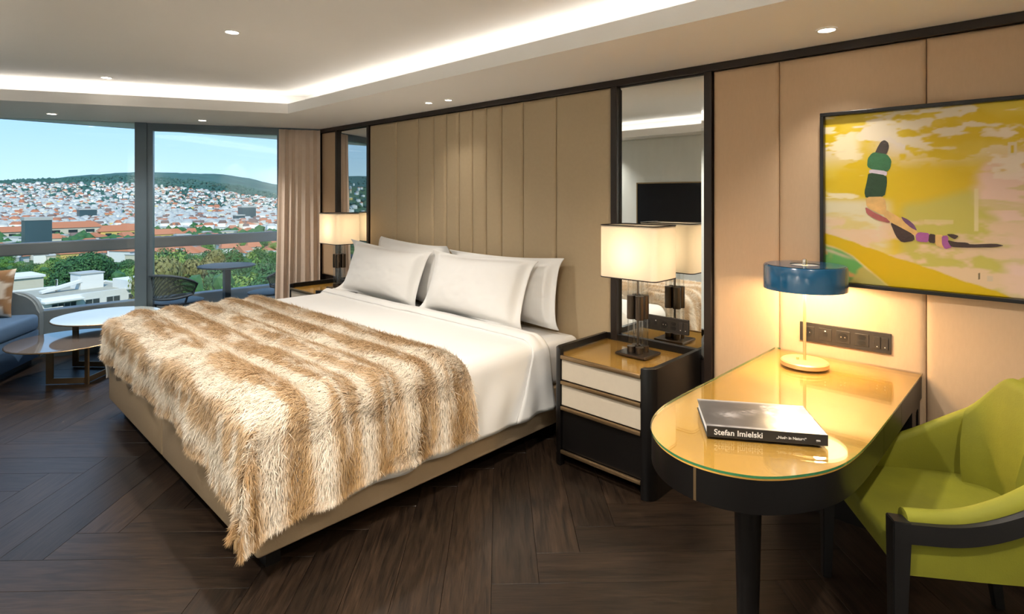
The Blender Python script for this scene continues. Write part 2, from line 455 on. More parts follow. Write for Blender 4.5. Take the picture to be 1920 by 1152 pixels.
# padded wall panels
def wall_panel(x0, x1, z0, z1, mat, d=.022):
    bm = B(); xs = [x0+.002, x1-.002]
    # pillowed face
    nx, nz = 8, 10
    P = []
    for i in range(nx+1):
        row = []
        u = i/nx
        for j in range(nz+1):
            v = j/nz
            ex = min(u, 1-u)*(x1-x0); ez = min(v, 1-v)*(z1-z0)
            h = d*min(1, 1-math.exp(-min(ex, ez)/.012)) if min(ex, ez) > 0 else 0
            # cluster samples at the edge
            row.append((u, v))
        P.append(row)
    def warp(t, L):
        m = .025/L
        return t
    us = [0, .004, .010, .020, .035]
    X = [x0+.0015+k for k in us]+[x0+(x1-x0)*k for k in (.5,)]+[x1-.0015-k for k in reversed(us)]
    Z = [z0+k for k in us]+[z0+(z1-z0)*k for k in (.25, .5, .75)]+[z1-k for k in reversed(us)]
    prof = lambda t: d*(.25+.75*min(1, math.sqrt(max(0, 1-(1-min(t, .03)/.03)**2))))
    G_ = [[(x, -min(prof(min(x-x0, x1-x)), prof(min(z-z0, z1-z)))-.001, z) for z in Z] for x in X]
    V = gridface(bm, G_)
    # rim back to the wall
    loop = [V[i][0] for i in range(len(X))]+[V[-1][j] for j in range(1, len(Z))]+[V[i][-1] for i in range(len(X)-2, -1, -1)]+[V[0][j] for j in range(len(Z)-2, 0, -1)]
    bk = [bm.verts.new((v.co.x, -.0005, v.co.z)) for v in loop]
    for k in range(len(loop)):
        q = (k+1) % len(loop); bm.faces.new((loop[k], loop[q], bk[q], bk[k]))
    return obj('wall_panel', bm, mat, hw, smooth=True, auto=60)
SE = [-4.725, -4.279, -3.962, -3.75, -3.583, -3.424, -3.264, -3.108, -2.944, -2.727, -2.423, -1.980]
PZ0, PZ1 = .06, 2.178
for a, b_ in zip(SE, SE[1:]): wall_panel(a, b_, PZ0, PZ1, 'leather', .026)
wall_panel(-5.677, -5.365, .66, PZ1, 'panel'); 
for a, b_ in ((-1.325, -.985), (-.985, -.385), (-.385, .215), (.215, .815), (.815, 1.29)): wall_panel(a, b_, PZ0, PZ1, 'panel')

def trim(i, *a):
    o = struct('trim_%d' % i, box(B(), *a, r=.002, seg=1), 'trim'); return o
trim(1, gx(0)-.02, 1.3, -.034, 0, 2.179, 2.219)           # top band
trim(2, -5.745, -5.68, -.034, 0, 0, 2.178)
trim(3, -5.362, -5.318, -.034, 0, .0, 2.178)
trim(4, -4.766, -4.728, -.034, 0, .0, 2.178)
trim(5, -1.977, -1.932, -.034, 0, .0, 2.178)
trim(6, -1.372, -1.328, -.034, 0, .0, 2.178)
struct('baseboard_head', box(B(), -1.325, 1.29, -.03, 0, 0, .058), 'trim')

# mirrors with bevelled rim
def mirror(x0, x1, z0, z1, label):
    t = thing('wall_mirror', label, 'mirror', ((x0+x1)/2, -.001, z0))
    bm = B(); b = .022
    o_ = [bm.verts.new(p) for p in ((x0, -.008, z0), (x1, -.008, z0), (x1, -.008, z1), (x0, -.008, z1))]
    i_ = [bm.verts.new(p) for p in ((x0+b, -.0115, z0+b), (x1-b, -.0115, z0+b), (x1-b, -.0115, z1-b), (x0+b, -.0115, z1-b))]
    k_ = [bm.verts.new(p) for p in ((x0, -.001, z0), (x1, -.001, z0), (x1, -.001, z1), (x0, -.001, z1))]
    bm.faces.new(i_)
    for q in range(4):
        w = (q+1) % 4; bm.faces.new((o_[q], o_[w], i_[w], i_[q])); bm.faces.new((k_[q], k_[w], o_[w], o_[q]))
    bm.faces.new(k_)
    obj('mirror_glass', bm, 'mirror', t, world=True)
    return t
mirror(-1.930, -1.374, .60, 2.172, 'tall narrow mirror behind the bedside lamp next to the writing desk')
mirror(-5.316, -4.768, .60, 2.172, 'tall narrow mirror near the curtain, reflecting the sky')

# ceiling: dropped soffit ring + raised tray
tray = [(-4.80, -.79), (.75, -.79), (.75, -3.0), (-5.90, -3.0)]
def ring_with_hole(z0, z1, outer, inner):
    bm = B()
    vo = [[bm.verts.new((p[0], p[1], z)) for p in outer] for z in (z0, z1)]
    vi = [[bm.verts.new((p[0], p[1], z)) for p in inner] for z in (z0, z1)]
    for lv in (0, 1):
        eds = []
        for L_ in (vo[lv], vi[lv]):
            for i in range(len(L_)): eds.append(bm.edges.new((L_[i], L_[(i+1) % len(L_)])))
        bmesh.ops.triangle_fill(bm, edges=eds, use_beauty=True)
    for L0, L1 in (vo, vi):
        for i in range(len(L0)):
            q = (i+1) % len(L0); bm.faces.new((L0[i], L0[q], L1[q], L1[i]))
    return bm
outer = [(1.3, 0), (gx(0), 0), (gx(-4.8), -4.8), (-4.6, -4.8), (-4.6, YO), (1.3, YO)]
ceil = struct('ceiling', ring_with_hole(CZ, CZ+.06, outer, tray), 'paint')
# trough: side walls stand back from the lip, tray ceiling above
def offset_poly(P, d):
    n = len(P); out = []
    ar = sum(P[i][0]*P[(i+1) % n][1]-P[(i+1) % n][0]*P[i][1] for i in range(n))
    s = 1 if ar > 0 else -1
    for i in range(n):
        a = Vector(P[i-1]); b = Vector(P[i]); c = Vector(P[(i+1) % n])
        e1 = (b-a).normalized(); e2 = (c-b).normalized()
        n1 = Vector((e1.y, -e1.x))*s; n2 = Vector((e2.y, -e2.x))*s
        m = (n1+n2).normalized(); out.append(tuple(b+m*(d/max(.3, m.dot(n1)))))
    return out
troff = offset_poly(tray, .22)
bm = B()
lo = [bm.verts.new((p[0], p[1], CZ+.06)) for p in troff]; hi = [bm.verts.new((p[0], p[1], TZ)) for p in troff]
for i in range(4): q = (i+1) % 4; bm.faces.new((lo[i], lo[q], hi[q], hi[i]))
bm.faces.new(hi)
top2 = [bm.verts.new((p[0], p[1], TZ+.05)) for p in troff]; bm.faces.new(top2)
obj('tray_ceiling', bm, 'paint', ceil)
lipo = offset_poly(tray, -.0); lipi = offset_poly(tray, .018)
bm = ring_with_hole(CZ+.06, CZ+.085, lipi, lipo)
obj('cove_lip', bm, 'paint', ceil)
for i in range(4):                                  # LED strips lying in the trough
    q = (i+1) % 4
    a = Vector(offset_poly(tray, .10)[i]); b_ = Vector(offset_poly(tray, .10)[q]); d = (b_-a).normalized(); nn = Vector((-d.y, d.x))*.022
    bm = B(); pts = [a+d*.05-nn, b_-d*.05-nn, b_-d*.05+nn, a+d*.05+nn]
    prism(bm, [tuple(p) for p in pts], CZ+.062, CZ+.068)
    obj('led_strip', bm, 'led', ceil)
struct('sun_blocker_slab', box(B(), -7.0, 1.5, -5.0, 3.0, 2.70, 4.5), 'concrete')  # unseen block added over the room and balcony to keep sun out

# glazing -----------------------------------------------------------
def gbox(s0, s1, o0, o1, z0, z1):
    bm = B()
    c = [G(s0, o0), G(s1, o0), G(s1, o1), G(s0, o1)]
    prism(bm, [(p.x, p.y) for p in c], z0, z1); return bm
SM = 1.735                                         # mullion position along the glazing
w1 = struct('window_1', gbox(SM-.10, SM+.0, -.03, .06, 0, CZ), 'frame')
obj('window_frame', gbox(SM-.15, SM-.102, -.015, .05, 0, CZ-.001), 'frame', w1)
obj('window_frame', gbox(.02, SM-.151, -.02, .055, CZ-.075, CZ-.001), 'frame', w1)
obj('window_frame', gbox(.40, .455, -.015, .05, 0.05, CZ-.076), 'frame', w1)
obj('window_frame', gbox(.02, SM-.151, -.02, .055, .0, .05), 'frame', w1)
obj('window_pane', gbox(.456, SM-.152, .012, .022, .052, CZ-.077), 'glass', w1)
w2 = struct('window_2', gbox(SM+.002, 5.3, -.03, .06, 0, .06), 'frame')
obj('window_pane', gbox(SM+.002, 3.4, .012, .022, .062, CZ-.002), 'glass', w2)
obj('window_pane', gbox(3.41, 5.3, .012, .022, .062, CZ-.002), 'glass', w2)
struct('window_3', gbox(.02, .40, -.0, .05, .05, CZ-.076), 'frame')

# balcony -----------------------------------------------------------
BX = -7.05
bo = [(gx(.25)-.07, .25), (gx(-2.62)-.07, -2.62), (BX-.05, -2.62), (BX-.05, 3.0), (gx(.25)-.07, 3.0)]
struct('balcony_floor', prism(B(), bo, -.25, -.02), 'concrete')
so_ = [(gx(.25)-.07, .25), (gx(-2.62)-.07, -2.62), (BX+.03, -2.62), (BX-.09, 3.0), (gx(.25)-.07, 3.0)]
struct('balcony_soffit', prism(B(), so_, CZ, CZ+.18), 'paint')
struct('balcony_parapet', box(B(), BX-.12, BX+.02, -2.62, 3.0, -.25, .39, r=.01), 'concrete')
struct('facade_ledge', box(B(), -8.3, BX-.0, -5.0, -2.63, -.5, -.05), 'concrete')
rl = thing('balcony_railing', 'broad grey metal handrail running along the balcony edge', 'railing', (BX-.03, 0, .39))
bm = box(B(), BX-.08, BX+.0, -4.6, 3.0, .935, 1.055, r=.012)
obj('handrail', bm, 'rail', rl, world=True)
for y in (-2.95, -1.37, .25, 1.9): obj('post', box(B(), BX-.07, BX-.03, y-.02, y+.02, .385, .94), 'rail', rl, world=True)
struct('wall_balcony', box(B(), -7.2, gx(0)-.27, 2.99, 3.2, -.3, 2.6), 'concrete')

# curtain -----------------------------------------------------------
bm = B(); rows = []
nz_, nu = 14, 150
for j in range(nz_+1):
    v = j/nz_; z = .015+v*(CZ-.018-.015)
    flare = (1-v)**1.3
    a = Vector((-5.655, -.05)); b_ = Vector((-5.845, -.415-.05*flare))
    b_ = b_+Vector((.012*flare, 0))
    d = (b_-a); L_ = d.length; dn = d/L_; nn = Vector((-dn.y, dn.x))
    row = []
    for i in range(nu+1):
        u = i/nu; ph = 2*PI*6.5*(u+.035*math.sin(5.3*u+1)+.012*math.sin(2*v+9*u)); amp = (.020+.012*(1-v))*(.75+.35*math.sin(9.1*u+.7))*(1 if u < .86 else .35)
        w = math.sin(ph)*amp
        p = a+d*u+nn*w+dn*.010*math.sin(2*ph)
        row.append((p.x, p.y, z))
    rows.append(row)
gridface(bm, rows)
o = obj('curtain', bm, 'curtain', smooth=True, auto=180, recenter=True)
sm = o.modifiers.new('thickness', 'SOLIDIFY'); sm.thickness = .004
tag(o, 'beige pleated floor-length curtain drawn open beside the window', 'curtain')

# downlights --------------------------------------------------------
def downlight(x, y, z, label, power=10, r=.034, ang=95, group=None):
    t = thing('downlight', label, 'downlight', (x, y, z), group=group)
    bm = B(); lathe(bm, [(r+.008, -.001), (r+.009, -.005), (r, -.006), (r-.002, -.001)], n=28, caps=False); obj('trim_ring', bm, 'paint', t, smooth=True)
    bm = B(); lathe(bm, [(r-.002, -.003), (r*.5, -.0035)], n=28); obj('lens', bm, 'spot', t)
    ld = bpy.data.lights.new('downlight_beam', 'SPOT'); ld.energy = power*K_DOWN; ld.color = (1, .93, .84); ld.spot_size = math.radians(ang); ld.spot_blend = .8; ld.shadow_soft_size = .03
    lo = bpy.data.objects.new('downlight_beam', ld); C.objects.link(lo); lo.parent = t; lo.location = (0, 0, -.012)
    return t
downlight(-3.27, -1.806, TZ, 'recessed downlight in the raised ceiling above the bed', 14, ang=140)
downlight(-5.22, -2.017, TZ, 'recessed downlight in the raised ceiling above the coffee tables', 12, ang=50)
downlight(-6.288, -2.212, CZ, 'recessed downlight in the ceiling border above the fixed window pane', 9, ang=120)
downlight(-5.80, -1.161, CZ, 'recessed downlight in the ceiling border above the balcony door', 10, ang=125)
downlight(-3.455, -.30, CZ, 'recessed downlight of a pair above the headboard, beside its twin', .7, r=.026, group='pair of downlights above the headboard')
downlight(-3.245, -.28, CZ, 'recessed downlight of a pair above the headboard, beside its twin', .7, r=.026, group='pair of downlights above the headboard')
downlight(-.698, -.292, CZ, 'recessed downlight above the desk lamp and painting', 2.2)
downlight(-1.2, -1.7, TZ, 'added fill downlight in the raised ceiling out above the writing desk', 12, ang=140)  # added out of view to raise the room's overall brightness
downlight(-1.2, -2.7, TZ, 'added fill downlight in the raised ceiling close to the television wall', 14, ang=140)  # added fill light, no such fitting seen here
downlight(.2, -1.7, TZ, 'added fill downlight in the raised ceiling behind the green armchair', 11, ang=140)  # another added fitting, only there to brighten the room
for x, what in ((-4.35, 'beside the television, window side'), (-2.2, 'beside the television, desk side'), (-.9, 'facing the writing desk'), (.4, 'facing the green armchair')):
    downlight(x, -3.12, CZ, 'added fill downlight in the ceiling border along the pale wall '+what, 8, ang=120)  # row added out of view, bounces light off the wall towards the bed

# ================================================================== bed
BX0, BX1, BYF, BYH = -4.70, -2.20, -2.10, -.045
bed = thing('bed', 'wide upholstered bed base with two mattresses under white bedding', 'bed', ((BX0+BX1)/2, -1.05, 0))
xm = (BX0+BX1)/2
for a, b_ in ((BX0, xm), (xm, BX1)):
    obj('bed_base', box(B(), a+.0015, b_-.0015, BYF, BYH, .10, .325, r=.012, seg=3), 'bedbase', bed, world=True, smooth=True)
    obj('mattress', box(B(), a+.004, b_-.004, BYF+.012, BYH, .327, .60, r=.045, seg=4), 'cotton', bed, world=True, smooth=True)
for x in (BX0+.12, xm-.12, xm+.12, BX1-.12):
    for y in (BYF+.10, BYH-.15):
        bm = B(); prism(bm, [(x-.03, y-.03), (x+.03, y-.03), (x+.03, y+.03), (x-.03, y+.03)], 0, .10); obj('leg', bm, 'black', bed, world=True)

# generic drape over the bed box ------------------------------------
def drape(U, V, top, x0, x1, yf, r, wr):
    """U: flat cloth coordinate across the bed, V: along it (V < yf hangs over the foot)"""
    U = np.asarray(U, float); V = np.asarray(V, float)
    def over(e):
        e = np.maximum(e, 0); q = r*PI/2
        ang = np.minimum(e, q)/r
        return r*np.sin(ang), r*(1-np.cos(ang))+np.maximum(e-q, 0)
    exn = U-(x1-r); exf = (x0+r)-U; ey = (yf+r)-V
    hn, dn = over(exn); hf, df = over(exf); hy, dy = over(ey)
    dx = np.maximum(dn, df); sx = np.where(exn > 0, 1.0, -1.0)*(dx > 0)
    X = np.clip(U, x0+r, x1-r)+hn-hf; Y = np.maximum(V, yf+r)-hy
    m = np.minimum(dx, dy)
    Z = top-np.maximum(dx, dy)-.02*m
    mn = m*(sx > 0); X = X+.16*mn; Y = Y-.22*mn
    # folds of the hanging parts
    fx = sstep(.05, .3, dx); fy = sstep(.05, .25, dy)
    X = X+sx*fx*wr*(np.sin(V*17+1)+.6*np.sin(V*31+2))*(1-fy)+sx*fx*.012
    Y = Y-fy*wr*(np.sin(U*15)+.6*np.sin(U*27+1))*(1-fx)-fy*.012
    return X, Y, Z, dx, dy

def cloth_grid(us, vs_, fn):
    U, V = np.meshgrid(us, vs_, indexing='ij'); X, Y, Z = fn(U, V)
    verts = np.stack([X, Y, Z], -1).reshape(-1, 3); nu, nv = U.shape
    idx = np.arange(nu*nv).reshape(nu, nv)
    q = np.stack([idx[:-1, :-1], idx[1:, :-1], idx[1:, 1:], idx[:-1, 1:]], -1).reshape(-1, 4)
    return verts, q, U, V

# duvet
DT = .632
def duvet_fn(U, V):
    X, Y, Z, dx, dy = drape(U, V, DT, BX0-.015, BX1+.015, BYF-.01, .07, .006)
    flat = 1-sstep(0, .1, np.maximum(dx, dy))
    Z = Z+flat*(.012*(fbm(U*1.3, V*1.5)-.5)*2+.006*(fbm(U*4, V*6)-.5))
    nearside = sstep(.1, .35, dx)
    X = X+nearside*.010*np.sin(V*22+U*9)
    # raised hem by the pillows
    Z = Z+flat*.020*np.exp(-((V+.50)/.035)**2)+flat*.012*np.exp(-((V+.43)/.02)**2)
    # diagonal hem: the cloth's head end falls away a little on the sides
    return X, Y, Z
us = np.linspace(BX0-.375, BX1+.395, 150); vs_ = np.linspace(BYF-.06, -.415, 110)
def duvet_fn2(U, V):
    side = np.maximum(U-BX1, 0); V2 = V+side*.10*sstep(-1.3, -.43, V)
    return duvet_fn(U, V2)
verts, q, _, _ = cloth_grid(us, vs_, duvet_fn2)
base = np.array([(BX0+BX1)/2, -1.1, .33])
me = npmesh('duvet', verts-base, q)
o = link('duvet', me, 'cotton', smooth=True); o.location = base
md = o.modifiers.new('thick', 'SOLIDIFY'); md.thickness = .016; md.offset = 1
tag(o, 'smooth white duvet spread over the bed under the fur throw', 'duvet')
# folded-down edge of the top sheet
def sheet_fn(U, V):
    V = V-np.maximum(U-BX1, 0)*.50*(-.41-V)/.125
    X, Y, Z = duvet_fn2(U, V)
    lift_ = .018+.008*np.sin(PI*np.clip((V+.535)/.125, 0, 1))+.003*(fbm(U*6, V*10)-.5)
    side_ = sstep(BX1-.06, BX1+.03, U)
    return X+lift_*side_, Y, Z+lift_*(1-side_)
verts, q, _, _ = cloth_grid(np.linspace(BX0-.30, BX1+.385, 150), np.linspace(-.535, -.41, 14), sheet_fn)
o2 = link('turned_edge', npmesh('turned_edge', verts-base, q), 'cotton', o, smooth=True)
md = o2.modifiers.new('thick', 'SOLIDIFY'); md.thickness = .010; md.offset = 1

# pillows -----------------------------------------------------------
def pillow(label, cx, ybot, yrise, w, h, tilt, zb, thick=.20, rotz=0, seed=0, roll=0):
    rr = np.random.default_rng(seed); nu, nv = 46, 34
    u = np.linspace(-1, 1, nu); v = np.linspace(-1, 1, nv); U, V = np.meshgrid(u, v, indexing='ij')
    fl = .91                                             # flange begins here
    a = np.clip(1-np.abs(U/fl)**2.6, 0, 1); b = np.clip(1-np.abs(V/(fl-.02))**2.6, 0, 1)
    t = (a*b)**.42*thick/2*1.04
    t = t*(1+.10*(fbm(U*2+seed, V*2+seed*3)-.5))+.004
    pinch = 1-.07*(1-np.abs(U)**2)*0
    sx = 1-.055*(1-V**2)*(np.abs(U)); sy = 1-.09*(1-U**2)*(np.abs(V))
    PX = U*w/2*sx; PZ = V*h/2*sy
    # floppy corners
    corner = (np.abs(U)*np.abs(V))**6
    bend = .03*np.sin(3*U+seed)*np.abs(V)**3+.05*corner*np.sign(U)*(1 if seed % 2 else -1)
    wr = (.012*(fbm(U*4+seed*7, V*4)-.5)+.010*(fbm(U*9+seed, V*3+U*3)-.5))*np.minimum(1, t/.03)
    F = np.stack([PX, -t+bend+wr, PZ], -1); K = np.stack([PX, t+bend, PZ], -1)
    verts = np.concatenate([F.reshape(-1, 3), K.reshape(-1, 3)]); idx = np.arange(nu*nv).reshape(nu, nv); N = nu*nv
    q1 = np.stack([idx[:-1, :-1], idx[1:, :-1], idx[1:, 1:], idx[:-1, 1:]], -1).reshape(-1, 4)
    q2 = q1[:, ::-1]+N
    loop = np.concatenate([idx[:, 0], idx[-1, 1:], idx[-2::-1, -1], idx[0, -2:0:-1]])
    nx = np.roll(loop, -1); q3 = np.stack([loop+N, nx+N, nx, loop], -1)
    me = npmesh('pillow', verts, np.concatenate([q1, q2, q3]))
    o = link('pillow', me, 'cotton', smooth=True)
    o.rotation_euler = (tilt, roll, rotz)
    o.location = (cx, ybot+yrise, zb+h/2*math.cos(tilt))
    sb = o.modifiers.new('sub', 'SUBSURF'); sb.levels = 1; sb.render_levels = 1
    return tag(o, label, 'pillow')
pillow('white flanged pillow leaning in front at the window side of the bed', -4.09, -.40, .11, 1.10, .47, math.radians(-20), .635, .22, seed=1, roll=math.radians(1))
pillow('white flanged pillow leaning in front at the desk side of the bed', -2.93, -.42, .11, 1.02, .47, math.radians(-20), .640, .22, seed=3, roll=math.radians(-.5))
pillow('white flanged pillow standing behind against the headboard, window side', -3.93, -.18, .05, 1.06, .50, math.radians(-8), .625, .17, seed=2, roll=math.radians(2))
pillow('white flanged pillow standing behind against the headboard, desk side', -2.82, -.19, .04, 1.06, .47, math.radians(-8), .625, .16, seed=7, roll=math.radians(-1))

# fur throw ---------------------------------------------------------
TT = .672; TX0, TX1, TYF, TR = BX0+.03, BX1+.035, BYF-.02, .10
TU0, TU1, TV0, TV1 = TX0-.10, TX1+.345, TYF-.20, -1.035
def throw_fn(U, V, full=False):
    Vw = V+.015*np.sin(U*3.1)*sstep(-1.4, -1.05, V)
    Vw = Vw-.14*sstep(-3.3, -2.15, U)*np.clip((TYF+.1-V)/.30, 0, 1)
    U = U+.05*sstep(-1.5, -2.2, V)*np.clip((U-TX1+.1)/.44, 0, 1)
    X, Y, Z, dx, dy = drape(U, Vw, TT, TX0, TX1, TYF, TR, .014)
    flat = 1-sstep(0, .15, np.maximum(dx, dy))
    Z = Z+flat*(.030*(fbm(U*1.6+3, V*2.2)-.45)+.012*np.sin(V*2*PI/.2))
    # head-side edge curls down on to the duvet
    Z = Z-flat*.028*sstep(-1.12, -1.035, Vw)
    return (X, Y, Z, dx, dy) if full else (X, Y, Z)
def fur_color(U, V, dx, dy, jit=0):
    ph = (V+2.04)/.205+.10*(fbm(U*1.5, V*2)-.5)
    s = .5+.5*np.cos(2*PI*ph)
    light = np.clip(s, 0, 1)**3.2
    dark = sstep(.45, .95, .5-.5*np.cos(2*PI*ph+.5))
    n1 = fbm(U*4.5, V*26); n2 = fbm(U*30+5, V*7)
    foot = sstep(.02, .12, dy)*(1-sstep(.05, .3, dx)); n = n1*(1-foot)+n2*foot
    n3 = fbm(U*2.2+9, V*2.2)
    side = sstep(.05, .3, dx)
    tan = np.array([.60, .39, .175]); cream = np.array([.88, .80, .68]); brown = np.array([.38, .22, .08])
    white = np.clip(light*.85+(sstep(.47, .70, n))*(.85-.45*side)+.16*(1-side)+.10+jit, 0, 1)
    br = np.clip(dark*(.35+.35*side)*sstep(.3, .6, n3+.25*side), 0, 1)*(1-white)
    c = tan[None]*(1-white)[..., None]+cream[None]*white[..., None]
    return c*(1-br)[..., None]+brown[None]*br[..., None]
us = np.linspace(TU0, TU1, 170); vs_ = np.linspace(TV0, TV1, 90)
verts, q, U, V = cloth_grid(us, vs_, throw_fn)
_, _, _, dx, dy = throw_fn(U, V, True)
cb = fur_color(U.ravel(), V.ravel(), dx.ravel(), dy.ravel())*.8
tbase = np.array([(BX0+BX1)/2, -1.6, .25])
th = thing('fur_throw', 'striped cream and tan fur throw draped over the foot of the bed', 'throw', tuple(tbase))
me = npmesh('throw_backing', verts-tbase, q, col=cb)
o = link('throw_backing', me, 'furbase', th, smooth=True)
md = o.modifiers.new('thick', 'SOLIDIFY'); md.thickness = .012; md.offset = -1
NS = 210000
u = RNG.uniform(TU0, TU1, NS); v = RNG.uniform(TV0, TV1, NS)
# keep the rim dense
k = int(NS*.03); u[:k] = TU1-RNG.random(k)*.012; v[k:2*k] = TV0+RNG.random(k)*.012; v[2*k:3*k] = TV1-RNG.random(k)*.01
P0 = np.stack(throw_fn(u, v), -1); ep = .004
Tu = np.stack(throw_fn(u+ep, v), -1)-P0; Tv = np.stack(throw_fn(u, v-ep), -1)-P0
nrm = lambda a: a/np.maximum(np.linalg.norm(a, axis=-1, keepdims=True), 1e-9)
Tu = nrm(Tu); Tv = nrm(Tv); Nn = nrm(np.cross(Tu, -Tv))
Nn[Nn[:, 2] < -.3] *= -1
_, _, _, dx, dy = throw_fn(u, v, True)
side = sstep(.03, .2, dx)[:, None]
flow = Tv*(1-.55*side)+Tu*(.15+.75*side)
cl = (fbm(u*9, v*9)-.5)*2.4                       # clumping direction
flow = nrm(flow+Tu*cl[:, None]+RNG.normal(0, .30, (NS, 3)))
Ln = (.034+.016*RNG.random(NS))[:, None]
lift = (.42+.25*RNG.random(NS))[:, None]
A = P0+Nn*.001; mid = A+nrm(flow*.7+Nn*lift*1.6)*Ln*.5; tip = mid+nrm(flow+Nn*lift*.35+np.array([0, 0, -.18]))*Ln*.6
wdir = nrm(np.cross(flow, Nn)+RNG.normal(0, .25, (NS, 3)))*.0016
vv = np.stack([A-wdir, A+wdir, mid-wdir*.8, mid+wdir*.8, tip], 1).reshape(-1, 3)
i0 = np.arange(NS)*5
quads = np.stack([i0, i0+1, i0+3, i0+2], 1); tris = np.stack([i0+2, i0+3, i0+4], 1)
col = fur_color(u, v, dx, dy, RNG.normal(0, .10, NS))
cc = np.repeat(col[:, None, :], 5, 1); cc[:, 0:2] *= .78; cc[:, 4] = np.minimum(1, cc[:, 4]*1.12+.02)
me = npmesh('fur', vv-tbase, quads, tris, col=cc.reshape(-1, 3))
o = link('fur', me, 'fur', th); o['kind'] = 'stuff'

# ================================================================== nightstands
def nightstand(loc, label):
    t = thing('nightstand', label, 'nightstand', loc)
    w, d = .315, .54                                     # half width, depth (front at -d)
    for s in (-1, 1):
        # side panel with a rounded front edge that turns inwards
        xo = s*w; xi = s*(w-.028); pts = []
        for k in range(7):
            a = math.radians(90*k/6); pts.append((s*(w-.06+.06*math.cos(a)), -(d-.06)-.06*math.sin(a)))
        inn = [(s*(w-.062), -d), (s*(w-.062), -(d-.028))]
        for k in range(6, -1, -1):
            a = math.radians(90*k/6); inn.append((s*(w-.06+.032*math.cos(a)), -(d-.06)-.032*math.sin(a)))
        poly = [(xo, -.012)]+pts+inn+[(xi, -.012)]
        obj('side_panel', prism(B(), poly, 0, .650, r=.004), 'black', t, smooth=True, auto=35)
    obj('back_panel', box(B(), -w+.029, w-.029, -.03, -.012, 0.02, .650, r=.003), 'black', t)
    obj('tray_top', box(B(), -w+.030, w-.030, -(d-.014), -.031, .597, .610, r=.001, seg=1), 'gold', t)
    obj('tray_glass', box(B(), -w+.031, w-.031, -(d-.016), -.032, .611, .616), 'tableglass', t)
    fx = w-.063
    for z0, z1 in ((.596, .618), (.456, .476), (.314, .335), (.072, .092)):
        obj('brass_rail', box(B(), -fx, fx, -d-.004, -d+.012, z0, z1, r=.004), 'brass', t, smooth=True)
    for z0, z1 in ((.480, .592), (.339, .452)):
        obj('drawer', box(B(), -fx+.001, fx-.001, -d+.008, -.05, z0, z1, r=.003), 'drawer', t)
    obj('shelf', box(B(), -fx, fx, -d+.031, -.031, .06, .085), 'black', t)
    obj('lower_door', box(B(), -fx+.001, fx-.001, -d+.016, -d+.030, .0925, .3135, r=.001, seg=1), 'black', t)
    obj('divider', box(B(), -fx, fx, -d+.031, -.031, .318, .330), 'black', t)
    return t
nightstand((-1.715, 0, 0), 'black lacquer nightstand with cream drawers next to the writing desk')
nightstand((-5.045, 0, 0), 'black lacquer nightstand by the curtain, mostly hidden behind the bed')

# ================================================================== bedside lamps
def bed_lamp(loc, label):
    t = thing('table_lamp', label, 'lamp', loc)
    obj('base_plate', box(B(), -.095, .095, -.085, .085, 0, .014, r=.003), 'bronze', t)
    for i, (x, y) in enumerate(((-.026, -.026), (.026, -.026), (-.026, .026), (.026, .026))):
        obj('glass_rod', lathe(B(), [(.021, .0145), (.021, .50)], x, y, 20), 'rodglass', t, smooth=True)
        o = obj('metal_sleeve', lathe(B(), [(.0245, .20), (.0245, .33)], x, y, 20), 'bronze', t, smooth=True)
        obj('metal_foot', lathe(B(), [(.0235, .0146), (.0235, .048)], x, y, 20), 'bronze', t, smooth=True)
    obj('stem', lathe(B(), [(.006, .0145), (.006, .62)], 0, 0, 12), 'bronze', t, smooth=True)
    # rounded-square shade, open top and bottom
    hw_, hd, z0, z1 = .178, .125, .432, .722
    out = rrect(-hw_, hw_, -hd, hd, .035, 6); bm = B(); n = len(out)
    ins = rrect(-hw_+.003, hw_-.003, -hd+.003, hd-.003, .032, 6)
    a = [bm.verts.new((p[0], p[1], z0)) for p in out]; b_ = [bm.verts.new((p[0], p[1], z1)) for p in out]
    for i in range(n): bm.faces.new((a[i], a[(i+1) % n], b_[(i+1) % n], b_[i]))
    sh = obj('lamp_shade', bm, 'shade', t, smooth=True, auto=60)
    for zz in (z0, z1): 
        tr_ = obj('shade_trim', tube(B(), [(p[0]*1.002, p[1]*1.002, zz) for p in out], .0032, 6, closed=True), 'trim', sh)
    obj('shade_diffuser', prism(B(), ins, z1-.012, z1-.010), 'frost', sh)
    bm = B()
    for s in (-1, 1):
        tube(bm, [(s*.005, 0, .60), (s*(hw_-.004), 0, .60)], .002, 6)
    obj('shade_spider', bm, 'bronze', sh)
    bm = B(); bmesh.ops.create_uvsphere(bm, u_segments=16, v_segments=10, radius=.028); bmesh.ops.translate(bm, verts=bm.verts, vec=(0, 0, .645))
    obj('bulb', bm, 'bulb', t, smooth=True)
    ld = bpy.data.lights.new('lamp_light', 'POINT'); ld.energy = K_BED; ld.color = (1, .77, .50); ld.shadow_soft_size = .035
    lo = bpy.data.objects.new('lamp_light', ld); C.objects.link(lo); lo.parent = t; lo.location = (0, 0, .56)
    return t
bed_lamp((-1.667, -.225, .6162), 'lit lamp with rectangular linen shade and glass rods beside the desk')
bed_lamp((-4.934, -.225, .6162), 'lit lamp with rectangular linen shade beside the curtain, beyond the bed')

